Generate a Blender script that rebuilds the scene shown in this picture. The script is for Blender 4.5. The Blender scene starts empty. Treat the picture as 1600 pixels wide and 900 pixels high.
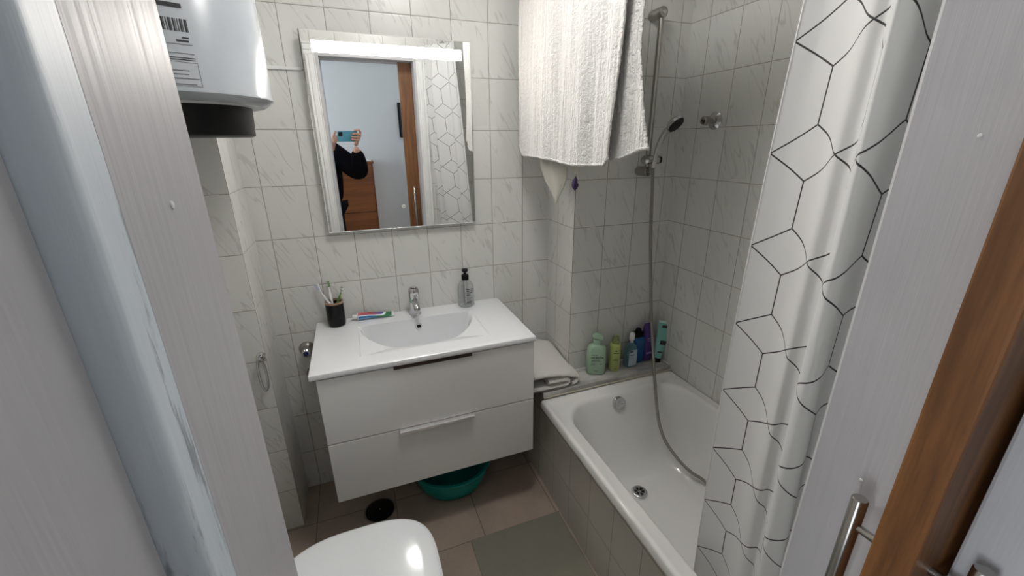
import bpy, bmesh, math, random
from mathutils import Vector, Matrix
random.seed(7)
C = bpy.context.scene.collection
PI = math.pi
ORI = {}

# ---------------------------------------------------------------- helpers: objects
def tag(o, label=None, cat=None, group=None, kind=None):
    if label: o['label'] = label
    if cat: o['category'] = cat
    if group: o['group'] = group
    if kind: o['kind'] = kind
    return o

def thing(name, label, cat, loc=(0, 0, 0), group=None, rot=None):
    o = bpy.data.objects.new(name, None); C.objects.link(o)
    o.empty_display_size = .02
    o.location = loc
    if rot: o.rotation_euler = rot
    ORI[o.name] = Vector((0, 0, 0)) if rot else Vector(loc)
    return tag(o, label, cat, group)

def obj(name, bm, m, parent=None, smooth=None, loc=(0, 0, 0), label=None):
    """link bm as one mesh object; vertices are given in world space (or in the frame of a rotated parent)"""
    me = bpy.data.meshes.new(name)
    base = ORI[parent.name] if parent else Vector(loc)
    bmesh.ops.translate(bm, verts=bm.verts, vec=-base)
    bmesh.ops.recalc_face_normals(bm, faces=bm.faces)
    bm.to_mesh(me); bm.free()
    for mm in (m if isinstance(m, (list, tuple)) else [m]): me.materials.append(mm)
    o = bpy.data.objects.new(name, me); C.objects.link(o)
    if parent: o.parent = parent
    else: o.location = loc
    ORI[o.name] = base
    if smooth is not None:
        for p in me.polygons: p.use_smooth = True
        if smooth < 180:
            me.set_sharp_from_angle(angle=math.radians(smooth))
    if label: o['label'] = label
    return o

def struct(name, bm, m, parent=None, smooth=None, label=None):
    o = obj(name, bm, m, parent, smooth, label=label)
    if not parent: o['kind'] = 'structure'
    return o

def bev(o, w, seg=2, ang=40):
    md = o.modifiers.new('bevel', 'BEVEL'); md.width = w; md.segments = seg
    md.limit_method = 'ANGLE'; md.angle_limit = math.radians(ang)
    return o

def sub(o, n=1):
    md = o.modifiers.new('subdivision', 'SUBSURF'); md.levels = n; md.render_levels = n
    for p in o.data.polygons: p.use_smooth = True
    return o

# ---------------------------------------------------------------- helpers: shapes
def box(x0, x1, y0, y1, z0, z1, bm=None, mi=0):
    bm = bm or bmesh.new()
    v = [bm.verts.new(p) for p in ((x0,y0,z0),(x1,y0,z0),(x1,y1,z0),(x0,y1,z0),(x0,y0,z1),(x1,y0,z1),(x1,y1,z1),(x0,y1,z1))]
    for f in ((3,2,1,0),(4,5,6,7),(0,1,5,4),(1,2,6,5),(2,3,7,6),(3,0,4,7)):
        fc = bm.faces.new([v[i] for i in f]); fc.material_index = mi
    return bm

def frame_of(d, up=None):
    d = Vector(d).normalized()
    u = Vector(up) if up else (Vector((0,0,1)) if abs(d.z) < .9 else Vector((1,0,0)))
    a = u.cross(d)
    if a.length < 1e-6: a = Vector((0,1,0)).cross(d)
    a.normalize(); b = d.cross(a)
    return a, b, d

def loft(rings, cap0=True, cap1=True, bm=None, closed=True):
    bm = bm or bmesh.new()
    R = [[bm.verts.new(p) for p in r] for r in rings]
    n = len(R[0])
    for a, b in zip(R, R[1:]):
        for i in range(n if closed else n-1):
            j = (i+1) % n
            bm.faces.new((a[i], a[j], b[j], b[i]))
    if cap0: bm.faces.new(R[0][::-1])
    if cap1: bm.faces.new(R[-1])
    return bm

def lathe(profile, c=(0,0,0), axis=(0,0,1), n=32, bm=None, cap0=True, cap1=True):
    """profile: list of (radius, height along axis)"""
    a, b, d = frame_of(axis); c = Vector(c)
    rings = []
    for r, h in profile:
        r = max(r, 1e-5)
        rings.append([c + d*h + a*(r*math.cos(t)) + b*(r*math.sin(t)) for t in [2*PI*i/n for i in range(n)]])
    return loft(rings, cap0, cap1, bm)

def cyl(p0, p1, r, n=24, bm=None, r1=None):
    p0 = Vector(p0); p1 = Vector(p1); L = (p1-p0).length
    return lathe([(r, 0), (r if r1 is None else r1, L)], p0, p1-p0, n, bm)

def catmull(pts, k=6):
    P = [Vector(p) for p in pts]; P = [P[0]*2-P[1]] + P + [P[-1]*2-P[-2]]
    out = []
    for i in range(1, len(P)-2):
        for j in range(k):
            t = j/k; t2 = t*t; t3 = t2*t
            out.append(.5*((2*P[i]) + (P[i+1]-P[i-1])*t + (2*P[i-1]-5*P[i]+4*P[i+1]-P[i+2])*t2 + (3*P[i]-P[i-1]-3*P[i+1]+P[i+2])*t3))
    out.append(P[-2]); return out

def tube(pts, r, n=12, bm=None, rad=None, closed=False):
    P = [Vector(p) for p in pts]
    rings = []; prev = None
    for i, p in enumerate(P):
        if closed: d = P[(i+1) % len(P)] - P[i-1]
        else: d = P[min(i+1, len(P)-1)] - P[max(i-1, 0)]
        d.normalize()
        if prev is None: a, b, _ = frame_of(d)
        else:
            a = prev - d*prev.dot(d); a.normalize(); b = d.cross(a)
        prev = a
        rr = rad[i] if rad else r
        rings.append([p + a*(rr*math.cos(t)) + b*(rr*math.sin(t)) for t in [2*PI*k/n for k in range(n)]])
    if closed: rings.append(rings[0])
    bm = loft(rings, not closed, not closed, bm)
    if closed: bmesh.ops.remove_doubles(bm, verts=bm.verts, dist=1e-6)
    return bm

def sring(cx, cy, z, hx, hy, e=4, n=48, ph=0):
    """superellipse ring"""
    out = []
    for i in range(n):
        t = 2*PI*i/n + ph
        c, s = math.cos(t), math.sin(t)
        out.append(Vector((cx + hx*math.copysign(abs(c)**(2/e), c), cy + hy*math.copysign(abs(s)**(2/e), s), z)))
    return out

def rrect(cx, cy, z, hx, hy, r, n=16):
    """rounded rectangle ring, 4*n points, with even points along the sides"""
    r = min(r, hx, hy); out = []
    for q, (sx, sy) in enumerate(((1,1),(-1,1),(-1,-1),(1,-1))):
        for i in range(n):
            t = PI/2*q + PI/2*i/(n-1)
            out.append(Vector((cx + sx*(hx-r) + r*math.cos(t), cy + sy*(hy-r) + r*math.sin(t), z)))
    return out

def grid(nu, nv, f, bm=None):
    bm = bm or bmesh.new()
    V = [[bm.verts.new(f(i/nu, j/nv)) for j in range(nv+1)] for i in range(nu+1)]
    for i in range(nu):
        for j in range(nv):
            bm.faces.new((V[i][j], V[i+1][j], V[i+1][j+1], V[i][j+1]))
    return bm

def prism_z(poly, z0, z1, bm=None):
    return loft([[Vector((x, y, z0)) for x, y in poly], [Vector((x, y, z1)) for x, y in poly]], bm=bm)

def ellipsoid(c, rx, ry, rz, M=None, nu=20, nv=12, bm=None):
    bm = bm or bmesh.new(); c = Vector(c)
    r = bmesh.ops.create_uvsphere(bm, u_segments=nu, v_segments=nv, radius=1)
    for v in r['verts']:
        p = Vector((v.co.x*rx, v.co.y*ry, v.co.z*rz))
        v.co = c + (M @ p if M else p)
    return bm

# ---------------------------------------------------------------- helpers: materials
def nmat(name):
    m = bpy.data.materials.new(name); m.use_nodes = True
    nt = m.node_tree; b = nt.nodes['Principled BSDF']
    return m, nt, b

def mth(nt, op, a, b=None, c=None):
    n = nt.nodes.new('ShaderNodeMath'); n.operation = op
    for i, v in enumerate((a, b, c)):
        if v is None: continue
        if isinstance(v, (int, float)): n.inputs[i].default_value = v
        else: nt.links.new(v, n.inputs[i])
    return n.outputs[0]

def mixc(nt, f, a, b):
    n = nt.nodes.new('ShaderNodeMix'); n.data_type = 'RGBA'
    if isinstance(f, (int, float)): n.inputs[0].default_value = f
    else: nt.links.new(f, n.inputs[0])
    for i, v in ((6, a), (7, b)):
        if isinstance(v, tuple): n.inputs[i].default_value = (*v[:3], 1)
        else: nt.links.new(v, n.inputs[i])
    return n.outputs[2]

def bump(nt, b, h, strength=.3, dist=.002):
    n = nt.nodes.new('ShaderNodeBump'); n.inputs['Strength'].default_value = strength; n.inputs['Distance'].default_value = dist
    nt.links.new(h, n.inputs['Height']); nt.links.new(n.outputs[0], b.inputs['Normal'])

def noise(nt, vec, scale, detail=2, rough=.5, dims='3D'):
    n = nt.nodes.new('ShaderNodeTexNoise'); n.noise_dimensions = dims
    n.inputs['Scale'].default_value = scale; n.inputs['Detail'].default_value = detail; n.inputs['Roughness'].default_value = rough
    if vec is not None: nt.links.new(vec, n.inputs['Vector'])
    return n.outputs[0]

def pos(nt):
    g = nt.nodes.new('ShaderNodeNewGeometry'); s = nt.nodes.new('ShaderNodeSeparateXYZ')
    nt.links.new(g.outputs['Position'], s.inputs[0]); return g.outputs['Position'], s.outputs

def xyz(nt, x, y, z):
    n = nt.nodes.new('ShaderNodeCombineXYZ')
    for i, v in enumerate((x, y, z)):
        if isinstance(v, (int, float)): n.inputs[i].default_value = v
        else: nt.links.new(v, n.inputs[i])
    return n.outputs[0]

def smooth01(nt, v, lo, hi):
    n = nt.nodes.new('ShaderNodeMapRange'); n.interpolation_type = 'SMOOTHSTEP'
    nt.links.new(v, n.inputs[0]); n.inputs[1].default_value = lo; n.inputs[2].default_value = hi
    return n.outputs[0]

def plain(name, col, rough=.5, metal=0, coat=0, nscale=60, namt=.04, bmp=0, bscale=200, trans=0, ior=1.45, sheen=0, sss=0, spec=None):
    m, nt, b = nmat(name)
    P, _ = pos(nt)
    if namt:
        n = noise(nt, P, nscale, 3)
        c0 = tuple(max(0, c*(1-namt*2)) for c in col); c1 = tuple(min(1, c*(1+namt*2)) for c in col)
        nt.links.new(mixc(nt, n, c0, c1), b.inputs['Base Color'])
    else: b.inputs['Base Color'].default_value = (*col, 1)
    b.inputs['Roughness'].default_value = rough; b.inputs['Metallic'].default_value = metal
    b.inputs['Coat Weight'].default_value = coat; b.inputs['Coat Roughness'].default_value = .05
    if spec is not None: b.inputs['Specular IOR Level'].default_value = spec
    b.inputs['Transmission Weight'].default_value = trans; b.inputs['IOR'].default_value = ior
    b.inputs['Sheen Weight'].default_value = sheen
    if sss:
        b.inputs['Subsurface Weight'].default_value = sss; b.inputs['Subsurface Radius'].default_value = (.01, .004, .002)
    if bmp: bump(nt, b, noise(nt, P, bscale, 2), bmp, .001)
    return m

def clearmat(name, col, amt=.9, rough=.05):
    # thin see-through plastic: mostly transparent, mirror-like at grazing angles
    m, nt, b = nmat(name)
    b.inputs['Base Color'].default_value = (*col, 1); b.inputs['Roughness'].default_value = rough
    t = nt.nodes.new('ShaderNodeBsdfTransparent'); t.inputs[0].default_value = (*[.55+.45*c for c in col], 1)
    lw = nt.nodes.new('ShaderNodeLayerWeight'); lw.inputs[0].default_value = .35
    f = mth(nt, 'MULTIPLY_ADD', lw.outputs['Facing'], -.55, amt)
    mx = nt.nodes.new('ShaderNodeMixShader'); nt.links.new(f, mx.inputs[0])
    nt.links.new(b.outputs[0], mx.inputs[1]); nt.links.new(t.outputs[0], mx.inputs[2])
    nt.links.new(mx.outputs[0], nt.nodes['Material Output'].inputs['Surface'])
    return m

def emis(name, col, s):
    m, nt, b = nmat(name)
    b.inputs['Base Color'].default_value = (.8, .8, .8, 1)
    b.inputs['Emission Color'].default_value = (*col, 1); b.inputs['Emission Strength'].default_value = s
    return m

def tile_mat(name, U, V, u0, v0, du, dv, col, col2, grout, gw=.0021, vein=.40, veindir=1, rough=.22, veincol=(.40, .395, .37)):
    """wall / floor tiles: U, V name the world axes that run along the surface"""
    m, nt, b = nmat(name)
    P, s = pos(nt); ax = {'x': s[0], 'y': s[1], 'z': s[2]}
    u = mth(nt, 'DIVIDE', mth(nt, 'SUBTRACT', ax[U], u0), du)
    v = mth(nt, 'DIVIDE', mth(nt, 'SUBTRACT', ax[V], v0), dv)
    iu, iv = mth(nt, 'FLOOR', u), mth(nt, 'FLOOR', v)
    def edge(t, d):
        f = mth(nt, 'FRACT', t)
        return mth(nt, 'MULTIPLY', mth(nt, 'MINIMUM', f, mth(nt, 'SUBTRACT', 1, f)), d)
    e = mth(nt, 'MINIMUM', edge(u, du), edge(v, dv))
    g = smooth01(nt, e, gw*.35, gw*.9)            # 0 in grout, 1 on tile
    wn = nt.nodes.new('ShaderNodeTexWhiteNoise'); wn.noise_dimensions = '2D'
    nt.links.new(xyz(nt, iu, iv, 0), wn.inputs['Vector'])
    rnd = wn.outputs['Value']
    base = mixc(nt, rnd, col, col2)
    if vein:
        a = math.radians(64) * veindir
        p = mth(nt, 'ADD', mth(nt, 'MULTIPLY', ax[U], math.sin(a)*1.0), mth(nt, 'MULTIPLY', ax[V], math.cos(a)))
        q = mth(nt, 'SUBTRACT', mth(nt, 'MULTIPLY', ax[V], math.sin(a)), mth(nt, 'MULTIPLY', ax[U], math.cos(a)))
        off = mth(nt, 'MULTIPLY', rnd, 37.0)
        vec = xyz(nt, mth(nt, 'MULTIPLY', p, 30.0), mth(nt, 'MULTIPLY', q, 4.2), off)
        n1 = noise(nt, vec, 1.0, 1.2, .45)
        r1 = mth(nt, 'SUBTRACT', 1, smooth01(nt, mth(nt, 'ABSOLUTE', mth(nt, 'SUBTRACT', n1, .5)), .004, .030))
        vec2 = xyz(nt, mth(nt, 'MULTIPLY', p, 16.0), mth(nt, 'MULTIPLY', q, 9.0), mth(nt, 'ADD', off, 11.0))
        msk = smooth01(nt, noise(nt, vec2, 1.0, 2), .44, .58)
        vecb = xyz(nt, mth(nt, 'MULTIPLY', p, 22.0), mth(nt, 'MULTIPLY', q, 5.0), mth(nt, 'ADD', off, 23.0))
        soft = smooth01(nt, noise(nt, vecb, 1.0, 3), .50, .80)
        f = mth(nt, 'ADD', mth(nt, 'MULTIPLY', mth(nt, 'MULTIPLY', r1, msk), vein), mth(nt, 'MULTIPLY', soft, vein*.22))
        base = mixc(nt, f, base, veincol)
    nt.links.new(mixc(nt, g, grout, base), b.inputs['Base Color'])
    nt.links.new(mth(nt, 'SUBTRACT', .8, mth(nt, 'MULTIPLY', g, .8-rough)), b.inputs['Roughness'])
    wob = mth(nt, 'MULTIPLY', noise(nt, P, 9, 1), .12)
    bump(nt, b, mth(nt, 'ADD', smooth01(nt, e, 0, gw*2.2), wob), .35, .0015)
    return m

WT, WT2 = (.69, .693, .67), (.655, .657, .63)
GR = (.30, .285, .26)
def wall_tile(name, U, u0, v0=0.0, vd=1, **k):
    return tile_mat(name, U, 'z', u0, v0, .15, .20, WT, WT2, GR, veindir=vd, **k)
T_back = wall_tile('tile_back_wall', 'x', 0.0)
T_chase = wall_tile('tile_chase_front', 'x', -.955-.15*2)
T_show = wall_tile('tile_shower_end', 'x', .4352)
T_side = wall_tile('tile_side_faces', 'y', -.105)
T_right = wall_tile('tile_right_wall', 'y', -.3552, vd=-1)
T_left = wall_tile('tile_left_wall', 'y', -.2226)
T_apron = tile_mat('tile_bath_apron', 'y', 'z', -.33, .19, .15, .20, (.56, .53, .475), (.51, .48, .43), (.36, .325, .28), gw=.0026, vein=.18, rough=.3)
T_front = wall_tile('tile_door_wall', 'x', .05)

def floor_tile():
    m, nt, b = nmat('taupe_floor_tile')
    P, s = pos(nt)
    def cell(t, o, d): return mth(nt, 'DIVIDE', mth(nt, 'SUBTRACT', t, o), d)
    u, v = cell(s[0], -.574, .33), cell(s[1], -.232, .325)
    def edge(t, d):
        f = mth(nt, 'FRACT', t)
        return mth(nt, 'MULTIPLY', mth(nt, 'MINIMUM', f, mth(nt, 'SUBTRACT', 1, f)), d)
    e = mth(nt, 'MINIMUM', edge(u, .33), edge(v, .325))
    wn = nt.nodes.new('ShaderNodeTexWhiteNoise'); wn.noise_dimensions = '2D'
    nt.links.new(xyz(nt, mth(nt, 'FLOOR', u), mth(nt, 'FLOOR', v), 0), wn.inputs['Vector'])
    c = mixc(nt, wn.outputs['Value'], (.36, .285, .235), (.42, .33, .275))
    n1 = noise(nt, P, 5, 5, .6)
    c = mixc(nt, smooth01(nt, n1, .35, .7), c, (.31, .26, .215))
    n2 = noise(nt, P, 90, 3)
    c = mixc(nt, mth(nt, 'MULTIPLY', smooth01(nt, n2, .5, .75), .25), c, (.46, .40, .34))
    c = mixc(nt, smooth01(nt, e, .0008, .0022), (.13, .115, .10), c)
    nt.links.new(c, b.inputs['Base Color']); b.inputs['Roughness'].default_value = .38
    bump(nt, b, mth(nt, 'ADD', smooth01(nt, e, 0, .004), mth(nt, 'MULTIPLY', n1, .2)), .3, .0015)
    return m

def paint(name, col, stroke=.5, axis=2, rough=.42, worn=0, scale=1.0):
    """brushed gloss paint over wood, strokes along the post"""
    m, nt, b = nmat(name)
    P, s = pos(nt)
    k = [150*scale]*3; k[axis] = 5*scale
    vec = xyz(nt, mth(nt, 'MULTIPLY', s[0], k[0]), mth(nt, 'MULTIPLY', s[1], k[1]), mth(nt, 'MULTIPLY', s[2], k[2]))
    n1 = noise(nt, vec, 1, 3, .6)
    n2 = noise(nt, P, 12, 3)
    c = mixc(nt, n2, tuple(x*.93 for x in col), tuple(min(1, x*1.05) for x in col))
    c = mixc(nt, mth(nt, 'MULTIPLY', smooth01(nt, n1, .5, .8), .25), c, tuple(x*.8 for x in col))
    if worn:
        k2 = [60]*3; k2[axis] = 9
        v2 = xyz(nt, mth(nt, 'MULTIPLY', s[0], k2[0]), mth(nt, 'MULTIPLY', s[1], k2[1]), mth(nt, 'MULTIPLY', s[2], k2[2]))
        w = smooth01(nt, noise(nt, v2, 1, 5, .7), .54, .62)
        c = mixc(nt, mth(nt, 'MULTIPLY', w, worn), c, (.20, .22, .24))
    nt.links.new(c, b.inputs['Base Color'])
    b.inputs['Roughness'].default_value = rough
    bump(nt, b, n1, stroke, .0008)
    return m

def wood(name, c0, c1, axis=2, rough=.32, scale=1.0, coat=.3):
    m, nt, b = nmat(name)
    P, s = pos(nt)
    k = [38*scale]*3; k[axis] = 2.2*scale
    n0 = noise(nt, P, 3*scale, 2)
    vec = xyz(nt, mth(nt, 'ADD', mth(nt, 'MULTIPLY', s[0], k[0]), mth(nt, 'MULTIPLY', n0, 2.0)), mth(nt, 'MULTIPLY', s[1], k[1]), mth(nt, 'MULTIPLY', s[2], k[2]))
    n1 = noise(nt, vec, 1, 4, .6)
    k2 = [260*scale]*3; k2[axis] = 7*scale
    n2 = noise(nt, xyz(nt, mth(nt, 'MULTIPLY', s[0], k2[0]), mth(nt, 'MULTIPLY', s[1], k2[1]), mth(nt, 'MULTIPLY', s[2], k2[2])), 1, 2)
    c = mixc(nt, smooth01(nt, n1, .32, .68), c0, c1)
    c = mixc(nt, mth(nt, 'MULTIPLY', smooth01(nt, n2, .5, .8), .35), c, tuple(x*.55 for x in c0))
    nt.links.new(c, b.inputs['Base Color']); b.inputs['Roughness'].default_value = rough
    b.inputs['Coat Weight'].default_value = coat; b.inputs['Coat Roughness'].default_value = .15
    bump(nt, b, n1, .08, .001)
    return m

M_floor = floor_tile()
M_ceil = plain('white_ceiling_paint', (.80, .79, .76), .85, bmp=.1, bscale=80)
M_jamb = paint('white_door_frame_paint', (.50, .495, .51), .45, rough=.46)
M_batten = paint('worn_blue_white_paint', (.55, .615, .67), .5, rough=.52, worn=.8)
M_casing = paint('white_casing_paint', (.76, .77, .76), .25, rough=.40)
M_hallwall = plain('hall_wall_paint', (.68, .705, .72), .8, nscale=4, namt=.02, bmp=.25, bscale=70)
M_hallfloor = wood('hall_floor_wood', (.22, .12, .06), (.34, .20, .10), axis=0, rough=.45)
M_pine = wood('amber_pine', (.115, .044, .011), (.225, .092, .025), scale=1.6, coat=0, rough=.5)
M_brownwood = wood('brown_cabinet_wood', (.14, .046, .013), (.21, .072, .020), axis=0, scale=.8, coat=.1, rough=.45)
M_black = plain('black_plastic', (.005, .005, .0055), .35, namt=.02, spec=.22)
M_blackmatt = plain('black_ceramic', (.004, .004, .005), .22, spec=.3)
M_dark = plain('dark_gap', (.01, .01, .01), .9)
M_chrome = plain('chrome', (.62, .62, .63), .10, 1, namt=.02)
M_chromeS = plain('brushed_steel', (.40, .385, .36), .24, 1, namt=.03)
M_hose = None
M_ceramic = plain('white_ceramic', (.80, .82, .84), .10, coat=.5, namt=.005)
M_enamel = plain('white_bath_enamel', (.75, .75, .735), .14, coat=.4, nscale=7, namt=.015)
M_gloss = plain('white_gloss_front', (.70, .70, .69), .13, coat=.3, nscale=3, namt=.01)
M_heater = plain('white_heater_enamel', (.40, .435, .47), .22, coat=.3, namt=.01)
M_heatbot = plain('grey_white_heater_base', (.62, .64, .65), .4)
M_ink = plain('dark_print', (.035, .035, .04), .6, namt=0)
M_inkg = plain('grey_print', (.16, .16, .17), .6, namt=0)
M_white = plain('white_plastic', (.82, .82, .81), .3, namt=.01)
M_toiletlid = plain('white_toilet_plastic', (.78, .81, .83), .16, coat=.4, namt=.005)
M_towelm = None
M_teal = plain('teal_plastic', (.0, .235, .215), .38)
M_skin = plain('skin', (.52, .31, .23), .5, nscale=30, namt=.06, sss=.1)
M_cloth = plain('black_knit', (.004, .004, .006), .95, bmp=.4, bscale=400, spec=.08)
M_hair = plain('dark_hair', (.02, .014, .010), .5, bmp=.5, bscale=300)

def towel_mat(name, col, sc=420, ribs=0, st=.9):
    m, nt, b = nmat(name)
    P, s = pos(nt)
    n1 = noise(nt, P, sc, 2, .6); n2 = noise(nt, P, sc*.28, 3)
    h = mth(nt, 'ADD', n1, mth(nt, 'MULTIPLY', n2, .8))
    if ribs:
        w = noise(nt, xyz(nt, mth(nt, 'MULTIPLY', s[1], ribs), 0, mth(nt, 'MULTIPLY', s[2], 3)), 1, 2)
        h = mth(nt, 'ADD', h, mth(nt, 'MULTIPLY', w, 2.6))
    c = mixc(nt, n1, tuple(x*.86 for x in col), tuple(min(1, x*1.04) for x in col))
    nt.links.new(c, b.inputs['Base Color'])
    b.inputs['Roughness'].default_value = .95; b.inputs['Sheen Weight'].default_value = .25
    bump(nt, b, h, st, .005)
    return m
M_towel = towel_mat('white_terry', (.66, .655, .635), 210, 75, 1.0)
M_towel2 = towel_mat('cream_terry', (.76, .74, .70), 230, 0, .8)
M_cloth_w = towel_mat('white_washcloth', (.66, .64, .57), 420, 0, .5)

def hose_mat():
    m, nt, b = nmat('ribbed_metal_hose')
    at = nt.nodes.new('ShaderNodeUVMap')
    s = nt.nodes.new('ShaderNodeSeparateXYZ'); nt.links.new(at.outputs[0], s.inputs[0])
    w = mth(nt, 'SINE', mth(nt, 'MULTIPLY', s.outputs[0], 2*PI/.0045))
    b.inputs['Metallic'].default_value = .9; b.inputs['Roughness'].default_value = .38
    nt.links.new(mixc(nt, mth(nt, 'MULTIPLY_ADD', w, .5, .5), (.20, .19, .17), (.40, .38, .34)), b.inputs['Base Color'])
    bump(nt, b, w, .6, .001)
    return m
M_hose = hose_mat()

def curtain_mat():
    m, nt, b = nmat('curtain_diamond_print')
    uv = nt.nodes.new('ShaderNodeUVMap')
    s = nt.nodes.new('ShaderNodeSeparateXYZ'); nt.links.new(uv.outputs[0], s.inputs[0])
    W, PZ, HD = .150, .1885, .098
    u = mth(nt, 'DIVIDE', s.outputs[0], W)
    fu = mth(nt, 'ABSOLUTE', mth(nt, 'SUBTRACT', mth(nt, 'FRACT', u), .5))          # 0 on column centre, .5 at side vertex
    v = mth(nt, 'ADD', mth(nt, 'DIVIDE', mth(nt, 'SUBTRACT', s.outputs[1], 1.335), PZ), 20.5)
    fv = mth(nt, 'MULTIPLY', mth(nt, 'ABSOLUTE', mth(nt, 'SUBTRACT', mth(nt, 'FRACT', v), .5)), PZ)   # metres from diamond centre
    # slanted lines
    k = (HD/2)/(W/2)
    d1 = mth(nt, 'ABSOLUTE', mth(nt, 'SUBTRACT', mth(nt, 'ADD', fv, mth(nt, 'MULTIPLY', mth(nt, 'MULTIPLY', fu, W), k)), HD/2))
    d1 = mth(nt, 'MULTIPLY', d1, 1/math.sqrt(1+k*k))
    dv = mth(nt, 'MULTIPLY', fu, W)
    far = mth(nt, 'GREATER_THAN', fv, HD/2)
    d2 = mth(nt, 'ADD', dv, mth(nt, 'MULTIPLY', mth(nt, 'SUBTRACT', 1, far), 1.0))
    d = mth(nt, 'MINIMUM', d1, d2)
    ln = mth(nt, 'SUBTRACT', 1, smooth01(nt, d, .0010, .0018))
    P, _ = pos(nt)
    n = noise(nt, P, 500, 2)
    c = mixc(nt, ln, (.78, .785, .78), (.03, .03, .032))
    nt.links.new(c, b.inputs['Base Color'])
    b.inputs['Roughness'].default_value = .6; b.inputs['Sheen Weight'].default_value = .1
    bump(nt, b, n, .15, .0006)
    # a thin cloth lets some light through
    tr = nt.nodes.new('ShaderNodeBsdfTranslucent'); nt.links.new(c, tr.inputs[0])
    mx = nt.nodes.new('ShaderNodeMixShader'); mx.inputs[0].default_value = .25
    nt.links.new(b.outputs[0], mx.inputs[1]); nt.links.new(tr.outputs[0], mx.inputs[2])
    nt.links.new(mx.outputs[0], nt.nodes['Material Output'].inputs['Surface'])
    return m
M_curtain = curtain_mat()

def marble_mat():
    m, nt, b = nmat('grey_marble')
    P, s = pos(nt)
    n0 = noise(nt, xyz(nt, mth(nt, 'MULTIPLY', s[0], 7), mth(nt, 'MULTIPLY', s[1], 18), s[2]), 1, 5, .6)
    c = mixc(nt, smooth01(nt, n0, .35, .65), (.36, .355, .34), (.56, .55, .53))
    nt.links.new(c, b.inputs['Base Color']); b.inputs['Roughness'].default_value = .3
    return m
M_marble = marble_mat()

def mat_rug():
    m, nt, b = nmat('grey_bath_mat')
    P, s = pos(nt)
    n = noise(nt, P, 600, 2); n2 = noise(nt, P, 14, 3)
    c = mixc(nt, n2, (.215, .205, .165), (.255, .24, .195))
    c = mixc(nt, mth(nt, 'MULTIPLY', n, .3), c, (.12, .115, .09))
    nt.links.new(c, b.inputs['Base Color']); b.inputs['Roughness'].default_value = .85
    bump(nt, b, n, .5, .001)
    return m

# ================================================================ ROOM
Z = 2.42                       # ceiling height
XL, XR = -1.17, .786
YD = -1.55                     # bathroom face of the door wall
def box_faces(x0, x1, y0, y1, z0, z1, mats):
    """box whose x-facing sides take material 1, the rest material 0"""
    bm = box(x0, x1, y0, y1, z0, z1)
    bm.normal_update()
    for f in bm.faces:
        if abs(f.normal.x) > .5: f.material_index = 1
    return bm
struct('floor', box(XL-.1, XR+.1, -1.62, .12, -.1, 0), M_floor)
struct('ceiling', box(XL-.1, XR+.1, -1.62, .12, Z, Z+.1), M_ceil)
struct('wall_back', box(XL-.1, XR+.1, 0, .12, 0, Z), T_back)
struct('wall_left', box(XL-.1, XL, YD, 0, 0, Z), T_left)
struct('wall_right', box(XR, XR+.1, YD, 0, 0, Z), T_right)
struct('wall_shower_end', box_faces(.283, XR, -.2546, 0, 0, Z, 2), [T_show, T_side])
struct('wall_pipe_chase', box_faces(XL, -.955, -.2226, 0, 0, Z, 2), [T_chase, T_side])
# door wall with its opening (bathroom side tiled, hall side painted)
OL, OR_, OT = -.663, -.062, 2.03
bm = box(XL-.1, OL-.02, -1.72, YD, 0, Z); box(OR_+.02, 1.6, -1.72, YD, 0, Z, bm); box(OL-.02, OR_+.02, -1.72, YD, OT+.02, Z, bm)
bm.normal_update()
for f in bm.faces:
    f.material_index = 0 if f.normal.y > .5 else 1
# a slot in the right part takes the sliding leaf: build the right part as two skins instead
bm.free()
bm = bmesh.new()
box(XL-.1, OL-.02, -1.72, YD, 0, Z, bm)
box(OR_+.02, 1.6, -1.63, YD, 0, Z, bm); box(OR_+.0, 1.6, -1.72, -1.697, 0, Z, bm)
box(OL-.02, OR_+.02, -1.72, YD, OT+.02, Z, bm); box(OR_+.02, 1.6, -1.697, -1.63, OT+.06, Z, bm)
bm.normal_update()
for f in bm.faces: f.material_index = 0 if f.normal.y > .5 else 1
struct('wall_door', bm, [T_front, M_hallwall])

# hallway behind the camera (seen in the mirror)
HY = -2.95
struct('floor_hall', box(-2.6, 1.6, HY, -1.62, -.1, 0), M_hallfloor)
struct('ceiling_hall', box(-2.6, 1.6, HY, -1.62, 2.5, 2.6), M_ceil)
struct('wall_hall', box(-2.6, 1.6, HY-.1, HY, 0, 2.5), M_hallwall)
struct('wall_hall_right', box(1.6, 1.7, HY, -1.55, 0, 2.5), M_hallwall)
struct('wall_hall_front', box(-2.6, XL-.1, -1.72, -1.62, 0, 2.5), M_hallwall)
# hall end wall with a window
bm = box(-2.7, -2.6, HY, -1.62, 0, .7); box(-2.7, -2.6, HY, -1.62, 2.15, 2.5, bm)
box(-2.7, -2.6, HY, -2.8, .7, 2.15, bm); box(-2.7, -2.6, -1.85, -1.62, .7, 2.15, bm)
struct('wall_hall_window', bm, M_hallwall)
win = bpy.data.objects.new('window_1', None); C.objects.link(win); win.location = (-2.65, -2.325, .7); win['kind'] = 'structure'; ORI[win.name] = Vector(win.location)
bm = box(-2.67, -2.63, -2.8, -2.75, .7, 2.15); box(-2.67, -2.63, -1.90, -1.85, .7, 2.15, bm); box(-2.67, -2.63, -2.75, -1.9, .7, .75, bm)
box(-2.67, -2.63, -2.75, -1.9, 2.1, 2.15, bm); box(-2.67, -2.63, -2.345, -2.305, .75, 2.1, bm)
obj('window_frame', bm, M_casing, win)

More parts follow.
